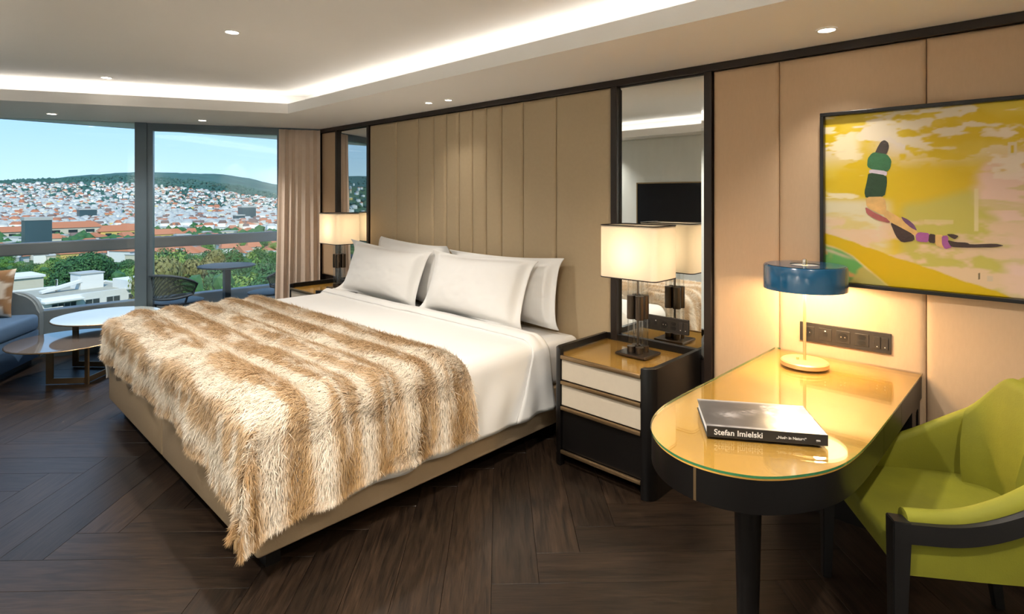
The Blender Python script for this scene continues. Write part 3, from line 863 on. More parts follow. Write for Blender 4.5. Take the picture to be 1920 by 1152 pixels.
# sockets -----------------------------------------------------------
def socket_panel(x0, x1, z0, z1, label, yoff=-.024):
    t = thing('socket_panel', label, 'socket panel', ((x0+x1)/2, yoff, z0))
    obj('plate', box(B(), x0, x1, yoff-.008, yoff, z0, z1, r=.0015), 'plate', t, world=True)
    w = (x1-x0)/5; zc = (z0+z1)/2; y = yoff-.0081
    for i in range(5):
        cx = x0+w*(i+.5); h = .028
        if i in (0, 2, 3, 1):
            s = obj('socket', box(B(), cx-h, cx+h, y-.0025, y, zc-h, zc+h, r=.001), 'plate', t, world=True)
            if i == 3:
                for dz in (-.013, .013):
                    bm = B(); lathe(bm, [(.017, 0), (.017, .0015)], 0, 0, 20)
                    bmesh.ops.scale(bm, vec=(1, .62, 1), verts=bm.verts)
                    bmesh.ops.rotate(bm, matrix=Matrix.Rotation(PI/2, 3, 'X'), verts=bm.verts); bmesh.ops.translate(bm, verts=bm.verts, vec=(cx, y-.0026, zc+dz))
                    obj('socket_well', bm, 'socket', s, world=True)
            elif i == 1:
                obj('network_port', box(B(), cx-.009, cx+.009, y-.004, y-.0026, zc-.009, zc+.009), 'socket', s, world=True)
                obj('port_mark', box(B(), cx-.003, cx+.003, y-.0032, y-.0026, zc+.013, zc+.018), 'ink', s, world=True)
            else:
                bm = B(); lathe(bm, [(.021, 0), (.021, .0015)], 0, 0, 24)
                bmesh.ops.rotate(bm, matrix=Matrix.Rotation(PI/2, 3, 'X'), verts=bm.verts); bmesh.ops.translate(bm, verts=bm.verts, vec=(cx, y-.0026, zc))
                obj('socket_well', bm, 'socket', s, world=True)
                for dx_ in (-.008, .008):
                    bm = B(); lathe(bm, [(.0028, 0), (.0028, .001)], 0, 0, 8)
                    bmesh.ops.rotate(bm, matrix=Matrix.Rotation(PI/2, 3, 'X'), verts=bm.verts); bmesh.ops.translate(bm, verts=bm.verts, vec=(cx+dx_, y-.0042, zc))
                    obj('contact', bm, 'chrome', s, world=True)
        else:
            for dx_ in (-.015, .015):
                s = obj('switch', box(B(), cx+dx_-.012, cx+dx_+.012, y-.004, y, zc-.026, zc+.026, r=.001), 'plate', t, world=True)
                obj('switch_mark', box(B(), cx+dx_-.002, cx+dx_+.002, y-.0046, y-.0041, zc-.020, zc-.016), 'ink', s, world=True)
    return t
socket_panel(-.884, -.509, .799, .890, 'dark strip of sockets and switches on the wall above the desk')
socket_panel(-1.755, -1.47, .715, .80, 'dark socket strip mounted on the mirror behind the bedside lamp', -.0125)

# ================================================================== writing desk
DZ = .732
dk = [(-1.0, -.02), (-1.012, -.643), (-1.018, -.922), (-1.016, -1.094), (-1.002, -1.195), (-.973, -1.285), (-.925, -1.362), (-.855, -1.425),
      (-.770, -1.460), (-.680, -1.460), (-.600, -1.432), (-.544, -1.390), (-.495, -1.328), (-.452, -1.250), (-.424, -1.157), (-.410, -1.023), (-.405, -.82), (-.402, -.46), (-.400, -.02)]
def smooth_poly(P, n=5):
    # Catmull-Rom through the rounded end
    out = []
    for i in range(len(P)-1):
        p0, p1, p2, p3 = P[max(i-1, 0)], P[i], P[i+1], P[min(i+2, len(P)-1)]
        for k in range(n):
            t = k/n
            out.append(tuple(.5*((2*p1[j])+(-p0[j]+p2[j])*t+(2*p0[j]-5*p1[j]+4*p2[j]-p3[j])*t*t+(-p0[j]+3*p1[j]-3*p2[j]+p3[j])*t**3) for j in (0, 1)))
    out.append(P[-1]); return out
dks = smooth_poly(dk)
desk = thing('writing_desk', 'black desk with round end and gold glass-covered top', 'desk', (-.70, -.72, 0))
obj('desk_top', prism(B(), dks, DZ-.006, DZ, mi=0), 'gold', desk, world=True)
bm = prism(B(), offset_poly(dks, .003), DZ+.0005, DZ+.0075, mi=0, side_mi=1)
obj('glass_top', bm, ['tableglass', 'glassedge'], desk, world=True)
# apron as a band of segments (seams where the photo shows them)
def band(path, z0, z1, th=.022):
    bm = B(); cl = []
    ins = []
    n = len(path)
    for i in range(n):
        a = Vector(path[max(i-1, 0)]); b_ = Vector(path[min(i+1, n-1)]); d = (b_-a).normalized(); ins.append(Vector(path[i])+Vector((-d.y, d.x))*th)
    V = [[bm.verts.new((p[0], p[1], z)) for p in path] for z in (z0, z1)]; W = [[bm.verts.new((p[0], p[1], z)) for p in ins] for z in (z0, z1)]
    for i in range(n-1):
        bm.faces.new((V[0][i], V[0][i+1], V[1][i+1], V[1][i])); bm.faces.new((W[0][i+1], W[0][i], W[1][i], W[1][i+1]))
        bm.faces.new((V[1][i], V[1][i+1], W[1][i+1], W[1][i])); bm.faces.new((V[0][i+1], V[0][i], W[0][i], W[0][i+1]))
    for i in (0, n-1): bm.faces.new((V[0][i], V[1][i], W[1][i], W[0][i]))
    return bm
iseam = min(range(len(dks)), key=lambda i: (dks[i][0]+.735)**2+(dks[i][1]+1.46)**2)
rs = [i for i, p in enumerate(dks) if p[0] > -.5]
jA = min(rs, key=lambda i: abs(dks[i][1]+.78)); jB = min(rs, key=lambda i: abs(dks[i][1]+.42))
AZ0 = .632
for a, b_ in ((0, iseam), (iseam, jA), (jA, jB), (jB, len(dks)-1)):
    seg = [tuple(p) for p in dks[a:b_+1]]
    # hairline joints between the segments
    s0 = Vector(seg[0])+(Vector(seg[1])-Vector(seg[0])).normalized()*.0012; s1 = Vector(seg[-1])+(Vector(seg[-2])-Vector(seg[-1])).normalized()*.0012
    seg[0] = tuple(s0); seg[-1] = tuple(s1)
    obj('apron', band(seg, AZ0, DZ-.007), 'black', desk, world=True, smooth=True, auto=40)
p = Vector(dks[iseam]); d = (Vector(dks[iseam+1])-p).normalized(); nn = Vector((d.y, -d.x))
bm = B(); prism(bm, [tuple(p-d*.004-nn*.01), tuple(p+d*.004-nn*.01), tuple(p+d*.004+nn*.0012), tuple(p-d*.004+nn*.0012)], AZ0, DZ-.007)
obj('brass_inlay', bm, 'brass', desk, world=True)
obj('desk_underside', prism(B(), offset_poly(dks, -.024), AZ0+.01, AZ0+.02), 'black', desk, world=True)
def tapered_leg(x, y, z1, r0, r1):
    bm = B(); lathe(bm, [(r1*.98, 0), (r1, .004), (r0, z1-.02), (r0, z1)], x, y, 28); return bm
obj('leg', tapered_leg(-.672, -1.235, AZ0+.012, .041, .027), 'black', desk, world=True, smooth=True)
# wall-end pedestal with an arched opening
bm = box(B(), -.985, -.415, -.055, -.03, 0, AZ0+.01); obj('wall_leg', bm, 'black', desk, world=True)
bm = B()
box(bm, -.424, -.402, -.24, -.155, .40, AZ0-.001); box(bm, -.424, -.402, -.095, -.056, .40, AZ0-.001); box(bm, -.424, -.402, -.155, -.095, .40, .47)
for k in range(6):
    a0 = PI*k/6; a1 = PI*(k+1)/6; 
    y0_, y1_ = -.125+.03*math.cos(a1), -.125+.03*math.cos(a0); zt = .58+.03*max(math.sin(a0), math.sin(a1))
    box(bm, -.424, -.402, y0_, y1_, zt, AZ0-.001)
obj('side_bracket', bm, 'black', desk, world=True)

# book --------------------------------------------------------------
bang = math.atan2(.188, .297); BL, BD, BT = .352, .243, .034
bk = thing('book', 'thick black photo book lying on the desk, white lettering on spine', 'book', (-.786, -1.274, DZ+.0078), bang)
obj('page_block', box(B(), .004, BL-.004, .004, BD-.005, .0025, BT-.0025), 'paper', bk)
obj('back_cover', box(B(), 0, BL, 0, BD, 0, .0025), 'bookblack', bk)
obj('spine', box(B(), 0, BL, -.002, .0035, 0, BT, r=.0012), 'bookblack', bk)
nu, nv = 110, 76
U, V = np.meshgrid(np.linspace(0, 1, nu), np.linspace(0, 1, nv), indexing='ij')
f1 = fbm(U*5+2, V*4); f2 = fbm(U*11, V*16+3)
g = .045+.05*f1
g += .20*np.exp(-(((U-.24)/.09)**2+((V-.45)/.12)**2))*sstep(.35, .6, fbm(U*14, V*9))
g += .22*np.exp(-(((U-.42)/.10)**2+((V-.62)/.10)**2))*sstep(.4, .6, f2)
g += .40*np.exp(-(((U-.60-.1*(1-V))/.035)**2))*sstep(.35, .65, fbm(U*18, V*14))
g += .34*sstep(.55, .62, U)*sstep(.48, .70, fbm(U*8, V*10+5))
g += .42*np.exp(-((V-1.0)/.05)**2)*(.4+.6*f2)+.30*np.exp(-((V-.03)/.03)**2)*f2*1.4
warm = sstep(.55, .8, U)[..., None]*np.array([.10, .05, 0])
colr = np.clip(g[..., None]*(np.array([1, .95, .93])+warm), 0, 1)
verts = np.stack([U*BL, V*BD, np.full_like(U, BT)], -1).reshape(-1, 3); idx = np.arange(nu*nv).reshape(nu, nv)
q = np.stack([idx[:-1, :-1], idx[1:, :-1], idx[1:, 1:], idx[:-1, 1:]], -1).reshape(-1, 4)
me = npmesh('front_cover', verts-np.array([0, 0, .0001]), q, col=colr.reshape(-1, 3)); o = link('front_cover', me, 'attrgloss', bk)
md = o.modifiers.new('t', 'SOLIDIFY'); md.thickness = .0024; md.offset = -1
def text(body, size, loc, rot, parent, name='lettering', bold=0.0, mat='ink'):
    cu = bpy.data.curves.new(name, 'FONT'); cu.body = body; cu.size = size; cu.extrude = .0001; cu.offset = bold; cu.space_character = 1.02
    to = bpy.data.objects.new(name, cu); C.objects.link(to)
    dg = bpy.context.evaluated_depsgraph_get(); me = bpy.data.meshes.new_from_object(to.evaluated_get(dg))
    C.objects.unlink(to); bpy.data.objects.remove(to)
    o = link(name, me, mat, parent); o.location = loc; o.rotation_euler = rot; return o
text('Stefan Imielski', .0245, (.022, -.0022, .0095), (PI/2, 0, 0), bk, bold=.00045)
text('\u201eNude in Nature\u201c', .0115, (.205, -.0022, .0125), (PI/2, 0, 0), bk, bold=.0003)
text('gm', .010, (.318, -.0022, .0125), (PI/2, 0, 0), bk, bold=.0003)

# blue desk lamp ----------------------------------------------------
dl = thing('desk_lamp', 'desk lamp with shiny blue drum shade and round gold foot', 'lamp', (-.798, -.252, DZ+.0076))
bm = B(); lathe(bm, [(.094, .0005), (.098, .004), (.098, .020), (.092, .025), (.01, .026)], n=48); obj('foot', bm, 'lampgold', dl, smooth=True, auto=35)
obj('foot_pad', lathe(B(), [(.090, 0), (.090, .0006)], n=40), 'socket', dl)
obj('stem', lathe(B(), [(.0065, .026), (.0065, .475)], n=16), 'lampgold', dl, smooth=True)
obj('switch_knob', lathe(B(), [(.006, .026), (.006, .036)], -.026, -.012, 12), 'lampgold', dl, smooth=True)
SR, s0, s1 = .170, .345, .452
bm = B(); lathe(bm, [(SR-.003, s0), (SR, s0), (SR, s1-.006), (SR-.004, s1), (SR-.014, s1+.001)], n=72, caps=False); sh = obj('lamp_shade', bm, 'blue', dl, smooth=True, auto=40)
bm = B(); lathe(bm, [(SR-.0035, s0), (SR-.0035, s1-.001), (SR-.014, s1)], n=72, caps=False); obj('shade_lining', bm, 'blueinner', sh, smooth=True)
bm = B(); lathe(bm, [(SR-.013, s1-.0025), (.012, s1-.0025)], n=64, caps=False); obj('top_diffuser', bm, 'blueinner', sh)
bm = B(); lathe(bm, [(SR-.010, s1+.0015), (.060, s1+.002), (.060, s1+.0025), (SR-.010, s1+.002)], n=64, caps=False); obj('top_ring', bm, 'blue', sh)
bm = B(); lathe(bm, [(.055, s1+.010), (.055, s1+.0125)], n=40); obj('top_disc', bm, 'rodglass', sh, smooth=True)
bm = B(); lathe(bm, [(.010, s1-.01), (.010, s1+.022), (.006, s1+.027)], n=16); obj('finial', bm, 'chrome', dl, smooth=True)
for s in (-1, 1):
    bm = B(); bmesh.ops.create_uvsphere(bm, u_segments=14, v_segments=8, radius=.024); bmesh.ops.translate(bm, verts=bm.verts, vec=(s*.065, 0, s0+.055)); obj('bulb', bm, 'bulb', dl, smooth=True)
    ld = bpy.data.lights.new('desk_lamp_light', 'POINT'); ld.energy = K_DESK/2; ld.color = (1, .74, .42); ld.shadow_soft_size = .03
    lo = bpy.data.objects.new('desk_lamp_light', ld); C.objects.link(lo); lo.parent = dl; lo.location = (s*.065, -.02, s0+.02)

# painting ----------------------------------------------------------
PX0, PX1, PZA, PZB = -.786, .40, 1.085, 1.890
pt = thing('framed_painting', 'black-framed yellow abstract painting with a bending figure, above the desk', 'painting', ((PX0+PX1)/2, -.024, PZA))
fw = .016
for a in ((PX0, PX1, PZA, PZA+fw), (PX0, PX1, PZB-fw, PZB), (PX0, PX0+fw, PZA+fw, PZB-fw), (PX1-fw, PX1, PZA+fw, PZB-fw)):
    obj('frame_bar', box(B(), a[0], a[1], -.068, -.0245, a[2], a[3], r=.002), 'black', pt, world=True)
nu, nv = 260, 180
U, V = np.meshgrid(np.linspace(PX0+fw, PX1-fw, nu), np.linspace(PZA+fw, PZB-fw, nv), indexing='ij')
lin = lambda *c: np.array(srgb(*c))
def over(c, m, k): m = np.clip(m, 0, 1)[..., None]; return c*(1-m)+k*m
colr = np.broadcast_to(lin(216, 184, 30), U.shape+(3,)).copy()
colr = over(colr, sstep(.45, .7, fbm(U*5, V*9))*.6, lin(226, 200, 80))
colr = over(colr, sstep(.49, .56, fbm(U*7+2, V*22))*sstep(1.60, 1.75, V)*.85, lin(236, 224, 206))
colr = over(colr, sstep(.50, .58, fbm(U*6+9, V*26+4))*sstep(-.60, -.66, U)*sstep(1.30, 1.4, V), lin(238, 222, 180))
colr = over(colr, sstep(.50, .56, fbm(U*10, V*14+8))*np.exp(-(((U+.46)/.10)**2+((V-1.73)/.06)**2)), lin(228, 214, 200))
colr = over(colr, sstep(1.52, 1.46, V+.25*(U+.40)*-1+.02*fbm(U*8, V*3))*sstep(-.50, -.44, U), lin(196, 184, 90))
colr = over(colr, sstep(-.22, -.15, U+.10*(fbm(U*4, V*6)-.5)*2)*sstep(1.74, 1.60, V)*(.45+.55*sstep(.42, .56, fbm(U*6+3, V*30))), lin(232, 198, 180))
colr = over(colr, sstep(.52, .6, fbm(U*9+5, V*24+2))*sstep(-.30, -.14, U)*sstep(1.5, 1.62, V)*.9, lin(238, 222, 204))
colr = over(colr, sstep(1.50, 1.46, V)*sstep(-.48, -.56, U)*(.5+.5*sstep(.4, .6, fbm(U*6, V*20+7))), lin(224, 212, 176))
colr = over(colr, sstep(1.42, 1.38, V)*sstep(.45, .6, fbm(U*8+4, V*18))*.8, lin(230, 196, 168))
edge = 1.325-.34*(U+.77)+.012*(fbm(U*20, V*4)-.5)          # diagonal yellow band, falling to the right
colr = over(colr, sstep(edge+.006, edge, V)*sstep(edge-.055-.18*sstep(-.72, -.45, U)*.55, edge-.045-.18*sstep(-.72, -.45, U)*.55, V)*sstep(-.05, -.12, U), lin(214, 178, 12))
low = sstep(edge-.05-.10*sstep(-.72, -.45, U), edge-.062-.10*sstep(-.72, -.45, U), V)
colr = over(colr, low, lin(190, 176, 96))
colr = over(colr, low*sstep(.44, .58, fbm(U*7+1, V*9)), lin(104, 168, 92))
colr = over(colr, low*sstep(.56, .64, fbm(U*9+6, V*16)), lin(206, 156, 96))
colr = over(colr, np.exp(-((V-(edge-.075))/.007)**2)*sstep(-.62, -.70, U)*.8, lin(210, 190, 160))
def rect(x0, x1, z0, z1, k, a=1):
    global colr
    colr = over(colr, ((U > x0) & (U < x1) & (V > z0) & (V < z1))*a, k)
rect(-.224, -.212, 1.36, 1.53, lin(224, 208, 160), .8); rect(-.39, -.29, 1.385, 1.402, lin(216, 196, 140), .8)
rect(-.212, -.207, 1.165, 1.19, lin(60, 50, 20)); rect(-.185, -.168, 1.16, 1.18, lin(210, 190, 160))
rect(-.12, -.095, 1.66, 1.71, lin(226, 210, 180), .85); rect(-.112, -.102, 1.67, 1.70, lin(214, 180, 30))
verts = np.stack([U, np.full_like(U, -.040), V], -1).reshape(-1, 3); idx = np.arange(nu*nv).reshape(nu, nv)
q = np.stack([idx[:-1, :-1], idx[1:, :-1], idx[1:, 1:], idx[:-1, 1:]], -1).reshape(-1, 4)
me = npmesh('canvas', verts-np.array(wloc(pt)), q, col=colr.reshape(-1, 3)); cv = link('canvas', me, 'attr', pt); WORLD[cv.name] = wloc(pt)
md = cv.modifiers.new('t', 'SOLIDIFY'); md.thickness = .014; md.offset = -1
FIG = [('head', [(-0.533, 1.747), (-0.52, 1.736), (-0.517, 1.717), (-0.526, 1.687), (-0.546, 1.68), (-0.568, 1.692), (-0.557, 1.719), (-0.546, 1.74)]),
('green', [(-0.568, 1.694), (-0.524, 1.683), (-0.509, 1.657), (-0.513, 1.627), (-0.524, 1.61), (-0.575, 1.62), (-0.596, 1.634), (-0.594, 1.669), (-0.579, 1.69)]),
('white', [(-0.587, 1.621), (-0.524, 1.61), (-0.527, 1.589), (-0.59, 1.603)]),
('dgreen', [(-0.592, 1.603), (-0.527, 1.589), (-0.526, 1.554), (-0.535, 1.498), (-0.602, 1.494), (-0.607, 1.52), (-0.598, 1.564)]),
('skin', [(-0.602, 1.494), (-0.533, 1.496), (-0.527, 1.443), (-0.538, 1.416), (-0.598, 1.45)]),
('pink', [(-0.604, 1.45), (-0.568, 1.424), (-0.513, 1.396), (-0.517, 1.383), (-0.561, 1.394), (-0.598, 1.419)]),
('skin', [(-0.527, 1.438), (-0.481, 1.409), (-0.418, 1.353), (-0.411, 1.332), (-0.439, 1.339), (-0.506, 1.383), (-0.535, 1.417)]),
('purple', [(-0.47, 1.41), (-0.446, 1.398), (-0.425, 1.377), (-0.415, 1.353), (-0.435, 1.364), (-0.46, 1.389)]),
('dark', [(-0.509, 1.383), (-0.481, 1.367), (-0.428, 1.335), (-0.425, 1.311), (-0.467, 1.3), (-0.488, 1.324)]),
('magenta', [(-0.408, 1.345), (-0.371, 1.342), (-0.374, 1.305), (-0.415, 1.307), (-0.418, 1.332)]),
('dark', [(-0.371, 1.34), (-0.35, 1.337), (-0.351, 1.302), (-0.374, 1.305)]),
('skin', [(-0.35, 1.337), (-0.325, 1.336), (-0.328, 1.304), (-0.318, 1.284), (-0.344, 1.29), (-0.35, 1.302)]),
('magenta', [(-0.328, 1.332), (-0.309, 1.335), (-0.306, 1.301), (-0.296, 1.289), (-0.318, 1.28), (-0.328, 1.3)]),
('dark', [(-0.312, 1.341), (-0.293, 1.343), (-0.274, 1.336), (-0.286, 1.322), (-0.299, 1.329)]),
('dark', [(-0.306, 1.317), (-0.28, 1.31), (-0.246, 1.31), (-0.236, 1.303), (-0.164, 1.311), (-0.138, 1.305), (-0.164, 1.297), (-0.236, 1.291), (-0.286, 1.29), (-0.296, 1.293)])]
FC = dict(head=(72, 62, 58), green=(56, 112, 72), white=(206, 192, 206), dgreen=(34, 66, 38), skin=(222, 178, 110), pink=(170, 92, 88), purple=(112, 72, 108), dark=(62, 42, 36), magenta=(158, 84, 146))
for k_, c_ in FC.items(): M['paint_'+k_] = pm('paint_'+k_, srgb(*c_), .5, var=.35, vscale=30, bump=.3, bscale=90)
for i, (nme, pts) in enumerate(FIG):
    P_ = pts+[pts[0]]; bm = B()
    y = -.0405-.00012*i
    # rounded outline by corner cutting
    c_ = sum((Vector(q_) for q_ in pts), Vector((0, 0)))/len(pts); P_ = [tuple(c_+(Vector(q_)-c_)*1.07) for q_ in P_]
    for _ in range(1):
        P_ = [tuple((Vector(P_[k])*(.82 if h == 0 else .18)+Vector(P_[(k+1) % (len(P_)-1)])*(.18 if h == 0 else .82))) for k in range(len(P_)-1) for h in (0, 1)]; P_ = P_+[P_[0]]
    P_ = P_[:-1]
    f = bm.faces.new([bm.verts.new((p[0], y, p[1])) for p in P_])
    r_ = bmesh.ops.extrude_face_region(bm, geom=[f]); bmesh.ops.translate(bm, verts=[g_ for g_ in r_['geom'] if isinstance(g_, bmesh.types.BMVert)], vec=(0, -.0008, 0))
    obj('painted_patch', bm, 'paint_'+nme, cv, world=True)

# ================================================================== green armchair
ch = thing('armchair', 'green velvet armchair with black wooden arm frame pulled up to the desk', 'chair', (-.485, -.745, 0), math.atan2(-.559, -.829))
HW, DP = .285, .60
def u_path(off=0, n=48):
    """plan curve of the tub: front (+y side) -> back -> front (-y side); t in 0..1 from each front to the back centre"""
    pts = []
    for i in range(n+1):
        a = PI*i/n; c, s = math.cos(a), math.sin(a)
        e = .42
        y = (HW+off)*math.copysign(abs(c)**e, c); x = -(DP+off)*abs(s)**e*1.0
        pts.append((x, y))
    # resample by length
    L_ = [0]
    for p, q in zip(pts, pts[1:]): L_.append(L_[-1]+math.dist(p, q))
    out = []
    for k in range(n+1):
        s = L_[-1]*k/n; j = max(i for i in range(len(L_)) if L_[i] <= s+1e-9); j = min(j, len(pts)-2)
        f = (s-L_[j])/(L_[j+1]-L_[j]); out.append(tuple(pts[j][m]+(pts[j+1][m]-pts[j][m])*f for m in (0, 1)))
    return out
NP = 64
po, pi_ = u_path(0, NP), u_path(-.055, NP)
def topz(i):
    x = -po[i][0]/DP                       # 0 at the front, 1 at the back
    t = min(1, abs(x)); back = 1-abs(po[i][1])/HW
    return .560+.155*sstep(.15, 1.0, t)**1.2+.165*sstep(-.05, .75, back)*sstep(.5, .9, t)
def shellpart(i0, i1, zb, inner, outer, zt=lambda z: z, bulge=0):
    bm = B(); rows = []
    for i in range(i0, i1+1):
        o_, n_ = Vector(outer[i]), Vector(inner[i]); z = zt(float(topz(i))); m = (o_+n_)/2; rad = (o_-n_).length/2; d = (o_-n_).normalized()
        row = [(*o_, zb), (*o_, (zb+z)/2), (*o_, z-rad)]
        for k in range(1, 6): a = PI*k/6; p = m+d*rad*math.cos(a); row.append((*p, z-rad+rad*math.sin(a)))
        row += [(*n_, z-rad)]
        for k in (.66, .33): 
            q = n_-d*bulge*math.sin(PI*k); row.append((*q, zb+(z-rad-zb)*k))
        row += [(*n_, zb)]
        rows.append([Vector(r) for r in row])
    V = gridface(bm, rows)
    for i in range(len(V)-1): bm.faces.new((V[i][0], V[i][-1], V[i+1][-1], V[i+1][0]))
    bm.faces.new(V[0]); bm.faces.new(V[-1]); return bm
q3 = NP*3//8
obj('arm', shellpart(1, q3, .375, pi_, po), 'green', ch, smooth=True, auto=60)
obj('arm', shellpart(NP-q3, NP-1, .375, pi_, po), 'green', ch, smooth=True, auto=60)
obj('outer_back', shellpart(q3, NP-q3, .375, pi_, po), 'green', ch, smooth=True, auto=60)
pin, pin2 = u_path(-.056, NP), u_path(-.115, NP)
obj('backrest', shellpart(q3-2, NP-q3+2, .44, pin2, pin, zt=lambda z: z-.004, bulge=.02), 'green', ch, smooth=True, auto=60)
# seat cushion
seat = [(-.002, -HW+.045), (-.002, HW-.045)]
sp = [p for p in u_path(-.058, NP)]
poly = [(.012, HW-.03)]+[p for p in sp if p[0] < -.03]+[(.012, -HW+.03)]
obj('seat', prism(B(), list(reversed(poly)), .385, .470, r=.022, seg=3), 'green', ch, smooth=True, auto=50)
# wooden frame: posts, arm rails following the arm line, back legs
def rail_bm(idx):
    bm = B(); rows = []
    pr, pq = u_path(.016, NP), u_path(-.004, NP)
    for i in idx:
        z = float(topz(i))-.026; a, b_ = pr[i], pq[i]; h = .058
        rows.append([(*b_, z), (*a, z), (*a, z-h), (*b_, z-h), (*b_, z)])
    V = gridface(bm, rows); bm.faces.new([V[0][k] for k in range(4)]); bm.faces.new([V[-1][k] for k in range(4)])
    bmesh.ops.remove_doubles(bm, verts=bm.verts, dist=1e-6); return bm
obj('arm_rail', rail_bm(range(0, q3+6)), 'blackwood', ch, smooth=True, auto=40)
obj('arm_rail', rail_bm(range(NP-q3-6, NP+1)), 'blackwood', ch, smooth=True, auto=40)
for s in (1, -1):
    y = s*(HW-.010); bm = B()
    t = bmesh.new(); lo = [t.verts.new(p) for p in ((-.012, y-.017, 0), (.018, y-.017, 0), (.018, y+.017, 0), (-.012, y+.017, 0))]
    zt = .536
    hi = [t.verts.new(p) for p in ((-.030, y-.026, zt), (.022, y-.026, zt+.004), (.022, y+.026, zt+.004), (-.030, y+.026, zt))]
    t.faces.new(list(reversed(lo))); t.faces.new(hi)
    for k in range(4): t.faces.new((lo[k], lo[(k+1) % 4], hi[(k+1) % 4], hi[k]))
    bmesh.ops.bevel(t, geom=list(t.edges), offset=.003, segments=2, affect='EDGES'); merge(bm, t)
    obj('leg', bm, 'blackwood', ch, smooth=True, auto=35)
    bm = B(); t = bmesh.new(); x0 = -DP+.10; yy = s*(HW-.09)
    lo = [t.verts.new((x0-.05+a, yy+b_, 0)) for a, b_ in ((-.014, -.014), (.014, -.014), (.014, .014), (-.014, .014))]
    hi = [t.verts.new((x0+a, yy+b_, .386)) for a, b_ in ((-.022, -.022), (.022, -.022), (.022, .022), (-.022, .022))]
    t.faces.new(list(reversed(lo))); t.faces.new(hi)
    for k in range(4): t.faces.new((lo[k], lo[(k+1) % 4], hi[(k+1) % 4], hi[k]))
    merge(bm, t); obj('leg', bm, 'blackwood', ch)

# ================================================================== sofa
E0 = Vector((-6.60, -2.235)); sdir = Vector((.85, -.53)).normalized(); sn = Vector((sdir.y, -sdir.x))
if sn.y > 0: sn = -sn
sofa = thing('sofa', 'blue velvet sofa with rounded arm standing by the fixed window pane', 'sofa', (E0.x, E0.y, 0), math.atan2(sdir.y, sdir.x))
# local x runs along the sofa away from the window, local y = depth (back is -y)
SL, SDp = 1.75, .84
obj('plinth', box(B(), .06, SL-.06, -SDp+.06, -.06, 0, .058), 'black', sofa)
obj('seat_base', box(B(), .06, SL-.06, -SDp+.06, .0, .06, .31, r=.015), 'sofa', sofa, smooth=True)
for a, b_ in ((.075, SL/2), (SL/2, SL-.075)):
    obj('seat_cushion', box(B(), a+.003, b_-.003, -SDp+.17, .012, .312, .452, r=.035, seg=4), 'sofa', sofa, smooth=True)
for side_ in (0, 1):
    x0, x1 = (-.02, .062) if side_ == 0 else (SL-.062, SL+.02)
    # profile in the y-z plane with a big rounded upper front corner
    pr = [(-.0, .062), (-.0, .45)]
    for k in range(9): a = PI/2*k/8; pr.append((-.19+.19*math.cos(a), .45+.19*math.sin(a)))
    pr += [(-SDp, .64), (-SDp, .062)]
    bm = B(); t = bmesh.new()
    a_ = [t.verts.new((x0, p[0], p[1])) for p in pr]; b_ = [t.verts.new((x1, p[0], p[1])) for p in pr]; n = len(pr)
    t.faces.new(a_); t.faces.new(list(reversed(b_)))
    for i in range(n): t.faces.new((a_[i], b_[i], b_[(i+1) % n], a_[(i+1) % n]))
    bmesh.ops.bevel(t, geom=[e_ for e_ in t.edges if abs(e_.verts[0].co.x-e_.verts[1].co.x) < 1e-6], offset=.016, segments=3, affect='EDGES')
    merge(bm, t); obj('arm', bm, 'sofaback', sofa, smooth=True, auto=50)
obj('backrest', box(B(), .064, SL-.064, -SDp+.0, -SDp+.165, .062, .70, r=.045, seg=4), 'sofaback', sofa, smooth=True)
# fur cushion on the sofa
nu = 26; u = np.linspace(-1, 1, nu); U, V = np.meshgrid(u, u, indexing='ij')
t = np.sqrt(np.clip((1-np.abs(U)**3)*(1-np.abs(V)**3), 0, 1))*.075+.002
sxx = 1-.08*(1-V**2)*np.abs(U); szz = 1-.08*(1-U**2)*np.abs(V)
bump_ = .012*(fbm(U*6, V*6)-.5)*(t/.07)
F = np.stack([U*.21*sxx, t+bump_, V*.21*szz], -1); K = np.stack([U*.21*sxx, -t, V*.21*szz], -1)
verts = np.concatenate([F.reshape(-1, 3), K.reshape(-1, 3)]); idx = np.arange(nu*nu).reshape(nu, nu); N = nu*nu
q1 = np.stack([idx[:-1, :-1], idx[1:, :-1], idx[1:, 1:], idx[:-1, 1:]], -1).reshape(-1, 4)
loop = np.concatenate([idx[:, 0], idx[-1, 1:], idx[-2::-1, -1], idx[0, -2:0:-1]]); nx = np.roll(loop, -1)
q = np.concatenate([q1[:, ::-1], q1+N, np.stack([loop, nx, nx+N, loop+N], -1)])
mixc = sstep(.42, .58, fbm(U*3+1, V*3+4))[..., None]
cc = np.array([.26, .15, .075])*(1-mixc)+np.array([.66, .60, .52])*mixc; cc = np.concatenate([cc.reshape(-1, 3)]*2)
me = npmesh('fur_cushion', verts, q, col=cc)
cu = link('fur_cushion', me, 'furbase', smooth=True)
cp = E0+sdir*.178+sn*.34
cu.location = (cp.x, cp.y, .452+.206); cu.rotation_euler = (math.radians(10), 0, math.atan2(sdir.y, sdir.x)-PI/2)
tag(cu, 'brown and cream patchy fur cushion lying on the blue sofa', 'cushion')

